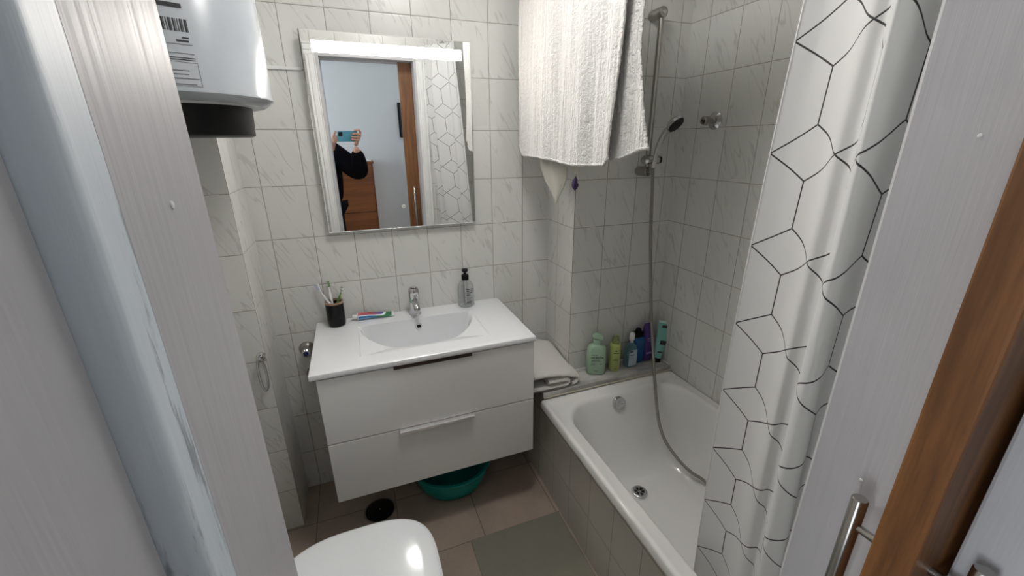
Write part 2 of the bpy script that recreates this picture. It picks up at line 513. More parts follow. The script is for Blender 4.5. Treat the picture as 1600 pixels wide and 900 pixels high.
# door frame lining and casing
struct('trim_1', box(OL-.02, OL, -1.6265, -1.53, 0, OT+.02), M_jamb, label='white painted left door lining')
bev(bpy.data.objects['trim_1'], .003, 2)
struct('trim_2', loft([[Vector((x, y, z)) for x, y in ((-.683, -1.6275), (-.6615, -1.6275), (-.6605, -1.632), (-.6580, -1.650), (-.6560, -1.6560), (-.6562, -1.660), (-.6588, -1.6665), (-.6625, -1.669), (-.683, -1.669))] for z in (0, OT)]), M_batten, smooth=50)
struct('trim_3', box(OL-.02, OL, -1.76, -1.6695, 0, OT+.02), M_jamb)
struct('trim_4', box(OR_, OR_+.02, -1.63, -1.53, 0, OT+.02), M_jamb); bev(bpy.data.objects['trim_4'], .005, 1)
struct('trim_5', box(-.098, OR_+.02, -1.76, -1.687, 0, OT+.02), M_jamb); bev(bpy.data.objects['trim_5'], .003, 2)
struct('trim_6', box(OL, OR_, -1.63, -1.53, OT, OT+.02), M_jamb)
struct('trim_7', box(OL, OR_, -1.76, -1.697, OT, OT+.02), M_jamb)
# bathroom side casing: moulded profile (distance outward, thickness)
prof = [(0, 0), (0, .014), (.006, .018), (.018, .018), (.021, .013), (.026, .013), (.030, .019), (.050, .019), (.054, .014), (.060, .014), (.063, .020), (.070, .020), (.072, .016), (.072, 0)]
def casing_v(x, sgn):
    poly = [(x + sgn*(a+.004), YD + t) for a, t in prof]
    return prism_z(poly, 0, OT+.004)
struct('trim_8', casing_v(OL-.004, -1), M_casing); struct('trim_9', casing_v(OR_+.006, 1), M_casing)
r0 = [Vector((OL-.085, YD+t, OT+.004+a)) for a, t in prof]; r1 = [Vector((OR_+.088, YD+t, OT+.004+a)) for a, t in prof]
struct('trim_10', loft([r0, r1]), M_casing)
# screws in the linings
for nm, p, d, lab in (('screw', (OL, -1.579, 1.521), 1, 'small filled screw head in the left white door lining'),
                 ('screw', (OR_, -1.589, 1.549), -1, 'upper small screw head in the right white door lining'),
                 ('screw', (OR_, -1.588, 1.163), -1, 'lower small screw head in the right lining above the door handle')):
    o = obj(nm, lathe([(.0019, 0), (.0017, .0004), (.0008, .0006)], p, (d, 0, 0), 14), M_casing, loc=p, smooth=40)
    tag(o, lab, 'screw', 'screws in the door lining')

# sliding door leaf (pocketed in the right part of the door wall)
dr = bpy.data.objects.new('door_1', None); C.objects.link(dr); dr.location = (.25, -1.6645, 0); dr['kind'] = 'structure'; ORI[dr.name] = Vector(dr.location)
dr['label'] = 'amber pine sliding door leaf standing edge out of the right jamb'
bev(obj('door_leaf', box(-.152, .66, -1.681, -1.648, .012, 2.05), M_pine, dr), .0025, 2)
hx, hz = -.106, 1.174
for sy, nm in ((1, 'door_handle'), (-1, 'door_handle')):
    yf = -1.648 if sy > 0 else -1.681
    yb = yf + (.037 if sy > 0 else -.029)
    hx, hz = (-.106, 1.174) if sy > 0 else (-.114, 1.192)
    bm = lathe([(.0068, 0), (.0078, .0012), (.0078, .3988), (.0068, .4)], (hx, yb, hz-.4), (0, 0, 1), 28)
    h = obj(nm, bm, M_chromeS, dr, smooth=40, label='brushed steel bar handle')
    ORI[h.name] = ORI[dr.name]
    for z in (hz-.036, hz-.364):
        s_ = obj('standoff', cyl((hx, yf, z), (hx, yb, z), .0045, 16), M_chromeS, h, smooth=40)
    if sy < 0:
        s2 = obj('backplate', lathe([(.009, 0), (.009, .001), (.006, .003)], (-.143, yf, hz-.040), (0, -1, 0), 20), M_chromeS, h, smooth=40)

# ================================================================ SHELF LEDGE, BATH
bm = bmesh.new()
struct('wall_bath_ledge', box(.103, .283, -.37, 0, 0, .478), T_apron)
struct('wall_bath_apron', box(.103, .125, -1.545, -.37, 0, .446), T_apron)
led = thing('marble_ledge', 'grey marble ledge between the shower wall tiles and the white bath', 'ledge', (.4, -.3, .478))
bm = loft([[Vector((x, y, z)) for x, y in ((.094, 0), (.094, -.383), (.783, -.388), (.783, -.2566), (.281, -.2566), (.281, 0))] for z in (.480, .502)])
bev(obj('slab', bm, M_marble, led), .003, 2)
o = obj('silicone_seal', tube([(.282, -.001, .5035), (.281, -.2575, .5035), (.782, -.2575, .5035), (.7825, -.388, .5035)], .0028, 8), M_white, led)

obj('silicone_seal', tube([(.094, -.3865, .4795), (.783, -.3910, .4795)], .0042, 8), plain('beige_sealant', (.50, .46, .38), .5), led)

bath = thing('bathtub', 'white enamel bathtub along the right wall below the shower', 'bathtub', (.44, -.95, 0))
RZ = .478
cx, cy = .431, -.967; hx_, hy_ = .354, .577
cxi = .452
cxi = .440
rings = [
    rrect(cx, cy, RZ-.034, hx_, hy_, .010), rrect(cx, cy, RZ-.008, hx_, hy_, .010), rrect(cx, cy, RZ-.002, hx_-.003, hy_-.003, .012), rrect(cx, cy, RZ, hx_-.008, hy_-.010, .018),
    rrect(cx, cy, RZ, hx_-.017, hy_-.024, .03), rrect(cx, cy, RZ-.0025, hx_-.020, hy_-.027, .03),
    rrect(cxi, cy, RZ-.0025, hx_-.042, hy_-.055, .15), rrect(cxi, cy, RZ-.006, hx_-.050, hy_-.066, .15), rrect(cxi, cy, RZ-.018, hx_-.057, hy_-.076, .145),
    rrect(cxi, cy-.003, RZ-.07, hx_-.066, hy_-.092, .14), rrect(cxi, cy-.01, RZ-.20, hx_-.088, hy_-.132, .13),
    rrect(cxi, cy-.015, .19, hx_-.112, hy_-.172, .13), rrect(cxi, cy-.018, .145, hx_-.14, hy_-.212, .12), rrect(cxi, cy-.02, .125, hx_-.18, hy_-.26, .10),
    rrect(cxi-.005, cy-.01, .120, hx_-.24, hy_-.33, .06), rrect(cxi-.01, cy, .117, .04, .1, .03), rrect(cxi-.01, cy, .1165, .005, .01, .004)]
obj('tub_body', loft(rings, False, True), M_enamel, bath, smooth=50)
# outer underside skin so that the tub has thickness
dp = Vector((.411, -.694, .1262))
bm = lathe([(.0, .003), (.0225, .0032), (.0255, .0050), (.030, .0045), (.034, .001), (.034, -.004)][::-1], dp, (0, 0, 1), 40, cap1=True)
d_ = obj('drain', bm, M_chrome, bath, smooth=40, label='chrome drain ring with dark grid')
bm = bmesh.new()
for k in range(6):
    a0_, a1_ = 2*PI*k/6+.16, 2*PI*(k+1)/6-.16
    arc_ = [a0_+(a1_-a0_)*q/6 for q in range(7)]
    poly = [(dp.x+.021*math.cos(a), dp.y+.021*math.sin(a)) for a in arc_] + [(dp.x+.0075*math.cos(a), dp.y+.0075*math.sin(a)) for a in arc_[::-1]]
    prism_z(poly, dp.z+.0030, dp.z+.0037, bm)
obj('drain_grid', bm, M_dark, d_)
nrm = Vector((0, -1, .24)).normalized(); op = Vector((.424, -.486, .436))
bm = lathe([(.0, .010), (.012, .010), (.016, .0085), (.024, .010), (.0275, .008), (.029, .003), (.029, -.012)][::-1], op, nrm, 36)
ov = obj('overflow_cover', bm, M_chrome, bath, smooth=40)
obj('overflow_holes', loft([[op + nrm*(.0095+h) + Vector((.008+.006*math.cos(t), 0, -.004+.004*math.sin(t))) for t in [2*PI*i/12 for i in range(12)]] for h in (0, .001)]), M_dark, ov)

# ================================================================ VANITY, BASIN, TAP
van = thing('vanity_cabinet', 'white gloss wall-hung vanity cabinet with two drawers under the washbasin', 'cabinet', (-.383, -.22, .285))
bm = box(-.775, -.757, -.438, -.002, .288, .808); box(-.007, .011, -.438, -.002, .288, .808, bm); box(-.757, -.007, -.438, -.002, .288, .304, bm); box(-.757, -.007, -.018, -.002, .304, .808, bm); box(-.757, -.007, -.43, -.40, .794, .808, bm)
obj('carcass', bm, M_gloss, van)
for z0, z1, gx, hm, lab in ((.546, .806, 1, 'dark', 'upper drawer front with dark grip strip'), (.286, .542, 0, 'pale', 'lower drawer front with pale metal grip')):
    d = bev(obj('drawer', box(-.777, .013, -.457, -.439, z0, z1), M_gloss, van, label=lab), .0015, 2)
    m = M_chromeS
    if hm == 'dark':
        h = obj('handle', box(-.527, -.242, -.4640, -.4572, .798, .8115), plain('dark_handle', (.06, .045, .04), .3, .6), d, label='thin dark grip strip')
    else:
        bm = loft([[Vector((x, y, z)) for y, z in ((-.440, .5435), (-.474, .5435), (-.476, .541), (-.476, .531), (-.4735, .531), (-.4735, .5405), (-.440, .5412))] for x in (-.531, -.246)])
        h = obj('handle', bm, plain('pale_aluminium', (.80, .80, .80), .25, .7), d, label='pale aluminium grip')

ZB = .833
X0, X1, Y0, Y1 = -.796, .018, -.466, -.001
rx0, rx1, ry0, ry1 = -.633, -.146, -.386, -.112
ecx, ea, eb = (rx0+rx1)/2, (rx1-rx0)/2-.006, .238
def smoothstep(a, b, x):
    t = max(0, min(1, (x-a)/(b-a))); return t*t*(3-2*t)
def basin_h(x, y):
    if x <= rx0 or x >= rx1 or y <= ry0 or y >= ry1: return ZB
    d = min(x-rx0, rx1-x, y-ry0, ry1-y)
    h = -.004*smoothstep(0, .004, d) - .014*smoothstep(0, .12, min(x-rx0, rx1-x, (y-ry0)*1.6))
    r = math.hypot((x-ecx)/ea, (y-ry1)/eb)
    if r < 1:
        back = smoothstep(0, .012, ry1-y)
        h -= (.105*smoothstep(0, .17, 1-r)) * back + .002
    return ZB + h
def lin(a, b, n): return [a+(b-a)*i/n for i in range(n+1)]
xs = lin(X0+.004, rx0-.0005, 4) + [rx0] + lin(rx0+.0015, rx1-.0015, 150) + [rx1] + lin(rx1+.0005, X1-.004, 4)
ys = lin(Y0+.004, ry0-.0005, 3) + [ry0] + lin(ry0+.0015, ry1-.0015, 110) + [ry1] + lin(ry1+.0005, Y1, 3)
bas = thing('washbasin', 'white ceramic washbasin top with a rectangular bowl on the vanity', 'washbasin', (-.389, -.23, .812))
bm = bmesh.new()
V = [[bm.verts.new((x, y, basin_h(x, y))) for y in ys] for x in xs]
for i in range(len(xs)-1):
    for j in range(len(ys)-1):
        bm.faces.new((V[i][j], V[i+1][j], V[i+1][j+1], V[i][j+1]))
# rim down to the underside
def skirt(pts):
    base = []
    for v in pts: base.append(v)
    return base
per = [V[i][0] for i in range(len(xs))] + [V[-1][j] for j in range(1, len(ys))] + [V[i][-1] for i in range(len(xs)-2, -1, -1)] + [V[0][j] for j in range(len(ys)-2, 0, -1)]
def off(v, o, z):
    x = v.co.x + (o if v is None else 0)
    x = X0-0+.004-o if abs(v.co.x-(X0+.004)) < 1e-6 else (X1-.004+o if abs(v.co.x-(X1-.004)) < 1e-6 else v.co.x)
    y = Y0+.004-o if abs(v.co.y-(Y0+.004)) < 1e-6 else v.co.y
    return bm.verts.new((x, y, z))
prev = per
for o, z in ((.003, ZB-.0012), (.004, ZB-.004), (.004, ZB-.018), (.002, ZB-.0205)):
    cur = [off(v, o, z) for v in per]
    for i in range(len(per)):
        j = (i+1) % len(per)
        bm.faces.new((prev[i], prev[j], cur[j], cur[i]))
    prev = cur
obj('basin_top', bm, M_ceramic, bas, smooth=40)
# overflow hole and drain of the basin
oc = Vector((-.386, -.1165, .800))
zc = oc.z
bm = tube([oc + Vector((.0105*math.cos(t), -.0012, .0105*math.sin(t))) for t in [2*PI*k/24 for k in range(24)]], .0028, 8, closed=True)
hb = -.1195
for v in bm.verts: v.co.y += (hb - oc.y)
ovr = obj('overflow_ring', bm, M_chrome, bas, smooth=60)
obj('overflow_hole', lathe([(.0095, 0), (.0095, .004)], (-.386, hb-.0012, zc), (0, 1, 0), 24), M_dark, ovr)
zd = basin_h(-.386, -.27)
bdr = obj('basin_drain', lathe([(.021, 0), (.021, .004), (.018, .006), (.0, .0065)], (-.386, -.270, zd-.001), (0, 0, 1), 28), M_chrome, bas, smooth=40)

tp = thing('mixer_tap', 'chrome single-lever mixer tap on the back rim of the washbasin', 'tap', (-.389, -.058, ZB))
bm = lathe([(.026, 0), (.026, .004), (.0235, .006), (.0225, .03), (.0215, .085), (.023, .088), (.023, .104), (.0225, .118), (.018, .126), (.0, .129)], (-.389, -.058, ZB), (0, -.04, 1), 32)
obj('tap_body', bm, M_chrome, tp, smooth=40)
sp = catmull([(-.389, -.062, ZB+.062), (-.389, -.090, ZB+.066), (-.389, -.125, ZB+.060), (-.389, -.140, ZB+.050)], 5)
obj('spout', tube(sp, .012, 16, rad=[.016-.004*i/(len(sp)-1) for i in range(len(sp))]), M_chrome, tp, smooth=60)
obj('aerator', lathe([(.012, 0), (.0125, .010), (.0, .0102)], (-.389, -.137, ZB+.058), (0, -.3, -1), 20), M_chromeS, tp, smooth=40)
bm = loft([[Vector((-.389+sx*w, y, z+t)) for sx, t in ((-1, -.003), (1, -.003), (1, .003), (-1, .003))] for w, y, z in ((.014, -.050, ZB+.124), (.015, -.072, ZB+.130), (.012, -.095, ZB+.137), (.009, -.112, ZB+.141))])
sub(obj('lever', bm, M_chrome, tp), 2)

# mirror light and mirror
mir = thing('led_mirror', 'rectangular wall mirror with a lit strip over the washbasin', 'mirror', (-.389, -.02, 1.215))
Mr = Matrix.Rotation(.020, 4, 'X') @ Matrix.Rotation(.006, 4, 'Z')
mc = Vector((-.389, -.036, 1.568))
def mb(bm):          # mirror-frame coordinates -> the slightly tilted mirror
    for v in bm.verts: v.co = mc + Mr @ v.co
    return bm
M_mirror = nmat('mirror_glass'); 
M_mirror[2].inputs['Metallic'].default_value = 1; M_mirror[2].inputs['Roughness'].default_value = .004; M_mirror[2].inputs['Base Color'].default_value = (.90, .91, .91, 1)
M_mirror = M_mirror[0]
hw, hh = .302, .352
bm = loft([[Vector((sx*(hw-i), y, sz*(hh-i))) for sx, sz in ((-1, -1), (1, -1), (1, 1), (-1, 1))] for i, y in ((.0, .004), (.0, .0), (.003, -.0015))])
obj('glass', mb(bm), M_mirror, mir)
bm = box(-hw+.006, hw-.006, .004, .020, -hh+.006, hh-.006)
obj('back_case', mb(bm), plain('grey_mirror_case', (.5, .5, .5), .5), mir)
M_led = emis('mirror_led', (1.0, .925, .86), 46)
bm = box(-.266, .264, -.0028, -.0016, .284, .320)
obj('light_strip', mb(bm), M_led, mir, label='glowing white light strip')
bm = lathe([(.008, 0), (.008, .0006)], (-.004, -.0016, -.263), (0, -1, 0), 24)
bt = obj('touch_button', mb(bm), plain('button_ring', (.75, .74, .68), .4), mir)
bm = tube([Vector((-.004+.0035*math.cos(t), -.0026, -.263+.0035*math.sin(t))) for t in [PI*.65+1.7*PI*k/14 for k in range(15)]], .0007, 6)
obj('power_symbol', mb(bm), M_inkg, bt)
# backlight of the mirror case: the narrow glow on the tiles above it
bm = box(-.27, .27, .008, .016, hh-.0118, hh-.0108)
obj('rim_light', mb(bm), emis('mirror_rim_light', (1.0, .80, .70), 8), mir, label='slim glow line along the mirror top')

cb = obj('cable_trunking', box(-.955, -.70, -.007, 0, 1.797, 1.808), M_casing, loc=(-.83, 0, 1.80)); bev(cb, .002, 2)
tag(cb, 'thin white cable trunking running along the tile joint to the mirror', 'cable trunking')

# ---------------------------------------------------------------- things on the basin
cup = thing('toothbrush_cup', 'black cylindrical toothbrush cup with a wooden rim on the washbasin corner', 'cup', (-.712, -.055, ZB))
bm = lathe([(.028, 0), (.033, .003), (.0355, .012), (.0355, .098), (.030, .098), (.030, .02), (.0, .018)], (-.712, -.055, ZB), n=40)
obj('cup_body', bm, M_blackmatt, cup, smooth=40)
M_bamboo = wood('bamboo_rim', (.20, .11, .07), (.33, .20, .13), axis=0)
bm = lathe([(.031, .098), (.036, .0985), (.036, .106), (.030, .1065), (.030, .099)], (-.712, -.055, ZB), n=40, cap0=False, cap1=False)
obj('rim', bm, M_bamboo, cup, smooth=40)
def brush(label, base, tip, hc, body, bris, bend):
    base = Vector(base); tip = Vector(tip); d = tip-base
    t = thing('toothbrush', label, 'toothbrush', tuple(base), 'toothbrushes standing in the black cup')
    side = Vector(bend)
    pts = catmull([base, base+d*.35, base+d*.7+side*.4, base+d*.85+side*.3, tip], 6)
    n = len(pts)
    rr = [.0052 if i < n*.5 else .0030 if i < n*.8 else .0045 for i in range(n)]
    obj('handle', tube(pts, .004, 10, rad=rr), body, t, smooth=60)
    a = (pts[-1]-pts[-5]).normalized(); w = side.normalized() if side.length else Vector((1, 0, 0))
    bm = bmesh.new()
    for i in range(5):
        for j in (-1, 0, 1):
            c = pts[-1] - a*(.002+.0050*i) + a.cross(w)*(.003*j)
            cyl(c, c+w*.012, .0014, 6, bm)
    obj('bristles', bm, bris, t)
M_bw = plain('white_brush_plastic', (.80, .80, .82), .25); M_bb = plain('pale_blue_brush_plastic', (.45, .52, .70), .25)
M_bg = plain('green_brush_plastic', (.16, .34, .07), .3)
brush('white and pale blue toothbrush leaning furthest left in the black cup', (-.700, -.050, ZB+.022), (-.765, -.030, 1.012), .02, M_bw, M_bb, (-.012, 0, -.004))
brush('green toothbrush standing behind in the middle of the black cup', (-.716, -.060, ZB+.022), (-.727, -.018, 1.018), .02, M_bw, M_bg, (.004, -.010, 0))
brush('white toothbrush with green handle leaning right in the black cup', (-.728, -.045, ZB+.022), (-.672, -.050, .996), .02, M_bg, M_bw, (.003, -.012, .002))

# toothpaste tube lying on the rim
tt = thing('toothpaste_tube', 'blue, green and red striped toothpaste tube lying behind the basin bowl', 'toothpaste', (-.56, -.030, ZB))
def paste_mat():
    m, nt, b = nmat('striped_tube_print')
    P, s = pos(nt)
    w = noise(nt, xyz(nt, mth(nt, 'MULTIPLY', s[0], 9), 0, 0), 1, 1)
    k = mth(nt, 'ADD', s[2], mth(nt, 'MULTIPLY', mth(nt, 'SUBTRACT', w, .5), .02))
    k = mth(nt, 'ADD', k, mth(nt, 'MULTIPLY', mth(nt, 'ADD', s[0], .56), .05))
    cr = nt.nodes.new('ShaderNodeValToRGB'); cr.color_ramp.interpolation = 'CONSTANT'
    e = cr.color_ramp.elements; e[0].position = 0; e[0].color = (.25, .45, .72, 1); e[1].position = .25; e[1].color = (.02, .17, .42, 1)
    for p_, c_ in ((.52, (.8, .82, .85)), (.62, (.36, .05, .08)), (.82, (.62, .16, .16))):
        x = e.new(p_); x.color = (*c_, 1)
    nt.links.new(mth(nt, 'DIVIDE', mth(nt, 'SUBTRACT', k, ZB), .030), cr.inputs[0])
    g = smooth01(nt, s[0], -.575, -.535)
    cg = nt.nodes.new('ShaderNodeValToRGB'); cg.color_ramp.interpolation = 'CONSTANT'
    e = cg.color_ramp.elements; e[0].position = 0; e[0].color = (.30, .60, .55, 1); e[1].position = .28; e[1].color = (.02, .20, .08, 1)
    for p_, c_ in ((.55, (.75, .85, .8)), (.66, (.12, .10, .35)), (.84, (.35, .42, .60))):
        x = e.new(p_); x.color = (*c_, 1)
    nt.links.new(mth(nt, 'DIVIDE', mth(nt, 'SUBTRACT', k, ZB), .030), cg.inputs[0])
    nt.links.new(mixc(nt, g, cr.outputs[0], cg.outputs[0]), b.inputs['Base Color']); b.inputs['Roughness'].default_value = .25
    return m
ax0, ax1 = Vector((-.628, -.038, ZB+.016)), Vector((-.487, -.030, ZB+.014))
rings = []
for t in [i/14 for i in range(15)]:
    c = ax0.lerp(ax1, t); hw_ = .016 + .008*t; hz_ = max(.0012, .0155*(1-t**1.6))
    cz = ZB + .0015 + hz_
    tilt = .35*t
    rings.append([Vector((c.x, c.y + hw_*math.cos(a)*math.cos(tilt), cz + hz_*math.sin(a) + hw_*math.cos(a)*math.sin(tilt)*.35 + .003*t)) for a in [2*PI*k/24 for k in range(24)]])
obj('tube_body', loft(rings), paste_mat(), tt, smooth=50)
c1 = ax1 + Vector((.001, 0, -.010))
obj('crimp', box(c1.x-.003, c1.x+.007, c1.y-.025, c1.y+.025, c1.z-.001, c1.z+.004), M_white, tt)
bm = lathe([(.0150, 0), (.0150, .003), (.0085, .005), (.0085, .007), (.0105, .008), (.0095, .022), (.0, .023)], (-.628, -.038, ZB+.0175), (-1, -.05, 0), 20)
obj('cap', bm, M_white, tt, smooth=40, label='white screw cap')

# clear soap pump bottle
sc_ = Vector((-.150, -.038, ZB))
so = thing('soap_dispenser', 'clear soap bottle with a black pump at the right back of the washbasin', 'soap bottle', tuple(sc_))
M_clear = clearmat('clear_plastic', (.75, .77, .77), .92)
prof_s = [(.0, .0), (.034, .0), (.0375, .004), (.0375, .080), (.035, .098), (.026, .116), (.013, .126), (.012, .132)]
obj('bottle', lathe(prof_s + [(.0115, .1322)], sc_, n=36, cap0=False, cap1=False), M_clear, so, smooth=50)
obj('pump', lathe([(.0, .126), (.0165, .126), (.0168, .146), (.015, .150), (.006, .151), (.006, .160), (.013, .164), (.015, .172), (.012, .176), (.0, .177)], sc_, n=28), M_black, so, smooth=40, label='black pump collar and head')
obj('dip_tube', cyl(sc_+Vector((0, 0, .008)), sc_+Vector((0, 0, .126)), .0025, 10), plain('pale_tube', (.7, .72, .7), .3), so, smooth=60)
def arc_patch(bm, c, r, a0, a1, z0, z1, n=8, th=.0003):
    rr = [[c + Vector((math.cos(a)*q, math.sin(a)*q, z)) for a in [a0+(a1-a0)*i/n for i in range(n+1)]] for q, z in ((r, z0), (r, z1))]
    loft(rr, False, False, bm, closed=False); return bm
a0, a1 = math.radians(-100), math.radians(-50)
for z0, z1, q, r_, m_ in ((.086, .0895, 1, .0374, M_ink), (.078, .0815, 1, .0379, M_ink), (.070, .0735, 1, .0379, M_ink), (.057, .0655, .6, .0379, M_inkg), (.046, .0485, .9, .0379, M_inkg), (.038, .0405, .7, .0379, M_inkg), (.022, .032, .85, .0379, M_inkg)):
    obj('printed_line', arc_patch(bmesh.new(), sc_, r_, a0, a0+(a1-a0)*q, z0, z1), m_, so)

# ================================================================ WATER HEATER
hc = Vector((-.955, -.48, 0)); HR = .205; HB = 1.655
ht = thing('water_heater', 'white cylindrical water heater hanging high on the left wall', 'water heater', (hc.x, hc.y, HB))
bm = lathe([(.185, HB-.016), (HR-.004, HB-.004), (HR, HB+.0), (HR, HB+.004), (HR-.0015, HB+.008), (HR-.0015, HB+.62), (HR-.03, HB+.66), (.05, HB+.685)], (hc.x, hc.y, 0), n=96)
obj('tank', bm, M_heater, ht, smooth=40)
bm = lathe([(.0, HB-.020), (.180, HB-.018), (.186, HB-.015)], (hc.x, hc.y, 0), n=64, cap0=False, cap1=False)
obj('bottom_plate', bm, M_heatbot, ht, smooth=50)
bm = loft([sring(hc.x+.012, hc.y, z, .135+s_, .135+s_, 2.4, 48) for z, s_ in ((HB-.088, -.008), (HB-.084, 0), (HB-.018, .004))])
cp = obj('control_cover', bm, M_black, ht, smooth=40, label='black plastic cover under the tank')
obj('cover_clip', box(-.822, -.812, -.515, -.495, HB-.078, HB-.070), plain('grey_clip', (.12, .12, .12), .4), cp)
# bracket to the wall
obj('wall_bracket', box(XL, -1.13, -.58, -.38, HB+.1, HB+.5), M_heatbot, ht)
def hang(px_x, px_y): return math.atan2(px_y-hc.y, px_x-hc.x)
ctr = Vector((hc.x, hc.y, 0)); rl = HR-.0009
def A(deg): return math.radians(deg)
bm = bmesh.new(); b0 = -75.0
for i, w in enumerate((.5, .8, .35, .4, .9, .35, .7, .35, .4, .8, .4, .9, .35)):
    arc_patch(bm, ctr, rl, A(b0 + i*1.05), A(b0 + i*1.05 + w), HB+.111, HB+.134, 2)
obj('bar_code', bm, M_ink, ht)
for z0, z1, s0, s1, m_ in ((.153, .161, -75, -63, M_ink), (.099, .1015, -66, -62.6, M_ink), (.0925, .096, -69, -63, M_ink), (.0875, .0883, -75, -61.6, M_ink), (.0705, .0717, -75, -61.7, M_inkg), (.0622, .0637, -75, -61.6, M_ink),
        (.0585, .0598, -75, -61.9, M_ink), (.0545, .0553, -75, -61.2, M_inkg), (.0095, .0103, -75, -61.2, M_inkg), (.0385, .040, -75, -66, M_inkg), (.0315, .033, -75, -66.6, M_inkg), (.0235, .025, -75, -62.1, M_inkg), (.0125, .014, -75, -63.8, M_inkg)):
    bm = bmesh.new(); arc_patch(bm, ctr, rl, A(s0), A(s1), HB+z0, HB+z1, 8); obj('printed_line', bm, m_, ht)
bm = bmesh.new(); arc_patch(bm, ctr, rl, A(-61.35), A(-61.15), HB+.0095, HB+.0553, 2); obj('printed_line', bm, M_inkg, ht)

# ================================================================ TOILET
toi = thing('toilet', 'white toilet with its lid closed in front of the left wall', 'toilet', (-.80, -.945, 0))
def lidring(z, s=0.0, n=56):
    out = []
    cx0, cy0 = -.712, -.948
    for i in range(n):
        t = 2*PI*i/n; c, s_ = math.cos(t), math.sin(t)
        e = 3.3 if c > 0 else 2.6
        x = cx0 + (.228+s)*math.copysign(abs(c)**(2/e), c)
        w = (.205 - (.014*(abs(c)**3) if c < 0 else 0))+s
        y = cy0 + w*math.copysign(abs(s_)**(2/e), s_)
        out.append(Vector((x, y, z)))
    return out
ly = .424
bm = loft([lidring(ly, -.006), lidring(ly+.002, 0), lidring(ly+.013, .001), lidring(ly+.017, -.003), lidring(ly+.020, -.012), lidring(ly+.0235, -.05), lidring(ly+.0255, -.12), lidring(ly+.026, -.19)])
lid = obj('lid', bm, M_toiletlid, toi, smooth=50)
obj('seat', loft([lidring(.405, -.006), lidring(.407, -.002), lidring(.419, -.002), lidring(.4235, -.008)]), M_toiletlid, toi, smooth=50)
bm = loft([rrect(-.80, -.948, 0, .19, .105, .09), rrect(-.80, -.948, .02, .185, .10, .09), rrect(-.80, -.948, .16, .18, .10, .09), rrect(-.77, -.948, .28, .21, .135, .12), rrect(-.735, -.948, .36, .225, .175, .17), rrect(-.725, -.948, .404, .225, .19, .18)])
obj('bowl', bm, M_ceramic, toi, smooth=50)
bm = loft([rrect(-1.055, -.948, .36, .085, .17, .03), rrect(-1.055, -.948, .40, .10, .185, .03), rrect(-1.055, -.948, .78, .105, .195, .03)])
tk = obj('cistern', bm, M_ceramic, toi, smooth=40)
bm = loft([rrect(-1.055, -.948, .781, .110, .20, .03), rrect(-1.055, -.948, .805, .110, .20, .03), rrect(-1.055, -.948, .812, .10, .19, .03)])
obj('cistern_lid', bm, M_ceramic, toi, smooth=40)
obj('flush_button', lathe([(.022, 0), (.022, .004), (.0, .006)], (-1.055, -.948, .812), n=24), M_chrome, toi, smooth=40)
for y in (-1.03, -.866): obj('hinge', cyl((-.93, y-.02, .432), (-.93, y+.02, .432), .010, 14), M_chrome, toi, smooth=40)

# paper ring on the pipe chase, valves under the basin
rg = thing('towel_ring', 'narrow chrome ring holder on the pipe chase beside the door frame', 'towel ring', (-.975, -.225, .80))
obj('mount', lathe([(.016, 0), (.016, .006), (.008, .010), (.007, .030), (.010, .034), (.0, .036)], (-.970, -.2226, .822), (0, -1, 0), 24), M_chrome, rg, smooth=40)
ring_pts = [(-.975+.055*math.cos(t)*.95, -.262-.012*math.sin(t)*0, .760+.062*math.sin(t)) for t in [2*PI*k/36 for k in range(36)]]
ring_pts = [(-.972+.012*math.cos(t), -.250, .758+.064*math.copysign(abs(math.sin(t))**.8, math.sin(t))) for t in [2*PI*k/40 for k in range(40)]]
obj('ring', tube(ring_pts, .0045, 10, closed=True), M_chrome, rg, smooth=60)
M_bluedot = plain('blue_dot', (.02, .03, .12), .3)
for z, lab, blue in ((.722, 'chrome wall valve with dark blue centre left of the washbasin', 1), (.602, 'lower chrome wall valve half hidden behind the washbasin corner', 0)):
    vx = -.850 if blue else -.838
    t = thing('stop_valve', lab, 'valve', (vx, 0, z), 'wall valves left of the vanity')
    obj('escutcheon', lathe([(.032, 0), (.031, .004), (.024, .012), (.017, .020), (.016, .034)], (vx, 0, z), (0, -1, 0), 32), M_chromeS, t, smooth=40)
    k = obj('knob', lathe([(.014, .030), (.018, .034), (.018, .050), (.014, .054), (.0, .055)], (vx, 0, z), (0, -1, 0), 24), M_chrome, t, smooth=40)
    obj('knob_centre', lathe([(.010, .055), (.009, .057), (.0, .0572)], (vx, 0, z), (0, -1, 0), 20), M_bluedot if blue else M_dark, k)

# floor: drain cover, teal bowl, bath mat
fd = thing('floor_drain', 'round black floor drain cover between the toilet and the vanity', 'drain', (-.645, -.262, 0))
obj('drain_cover', lathe([(.0, 0), (.062, .0), (.062, .003), (.056, .006), (.0, .0065)], (-.645, -.262, 0), n=48), M_black, fd, smooth=30)
obj('drain_frame', lathe([(.070, 0), (.070, .0015), (.063, .002), (.063, 0)], (-.645, -.262, 0), n=48, cap0=False, cap1=False), plain('grout_collar', (.22, .20, .18), .8), fd)
obj('screw', lathe([(.004, .0065), (.0035, .008), (.0, .0084)], (-.645, -.262, 0), n=14), M_chrome, fd)
tb = (-.305, -.203, 0)
tub = thing('plastic_basin', 'round teal plastic washing-up bowl on the floor under the vanity', 'bowl', tb)
bm = lathe([(.0, .004), (.100, .004), (.112, .0), (.125, .004), (.150, .026), (.166, .060), (.178, .110), (.184, .135), (.194, .136), (.196, .140), (.194, .143), (.181, .142), (.174, .110), (.162, .062), (.146, .030), (.120, .009), (.0, .008)], tb, n=64, cap0=False, cap1=False)
obj('bowl_body', bm, M_teal, tub, smooth=50)
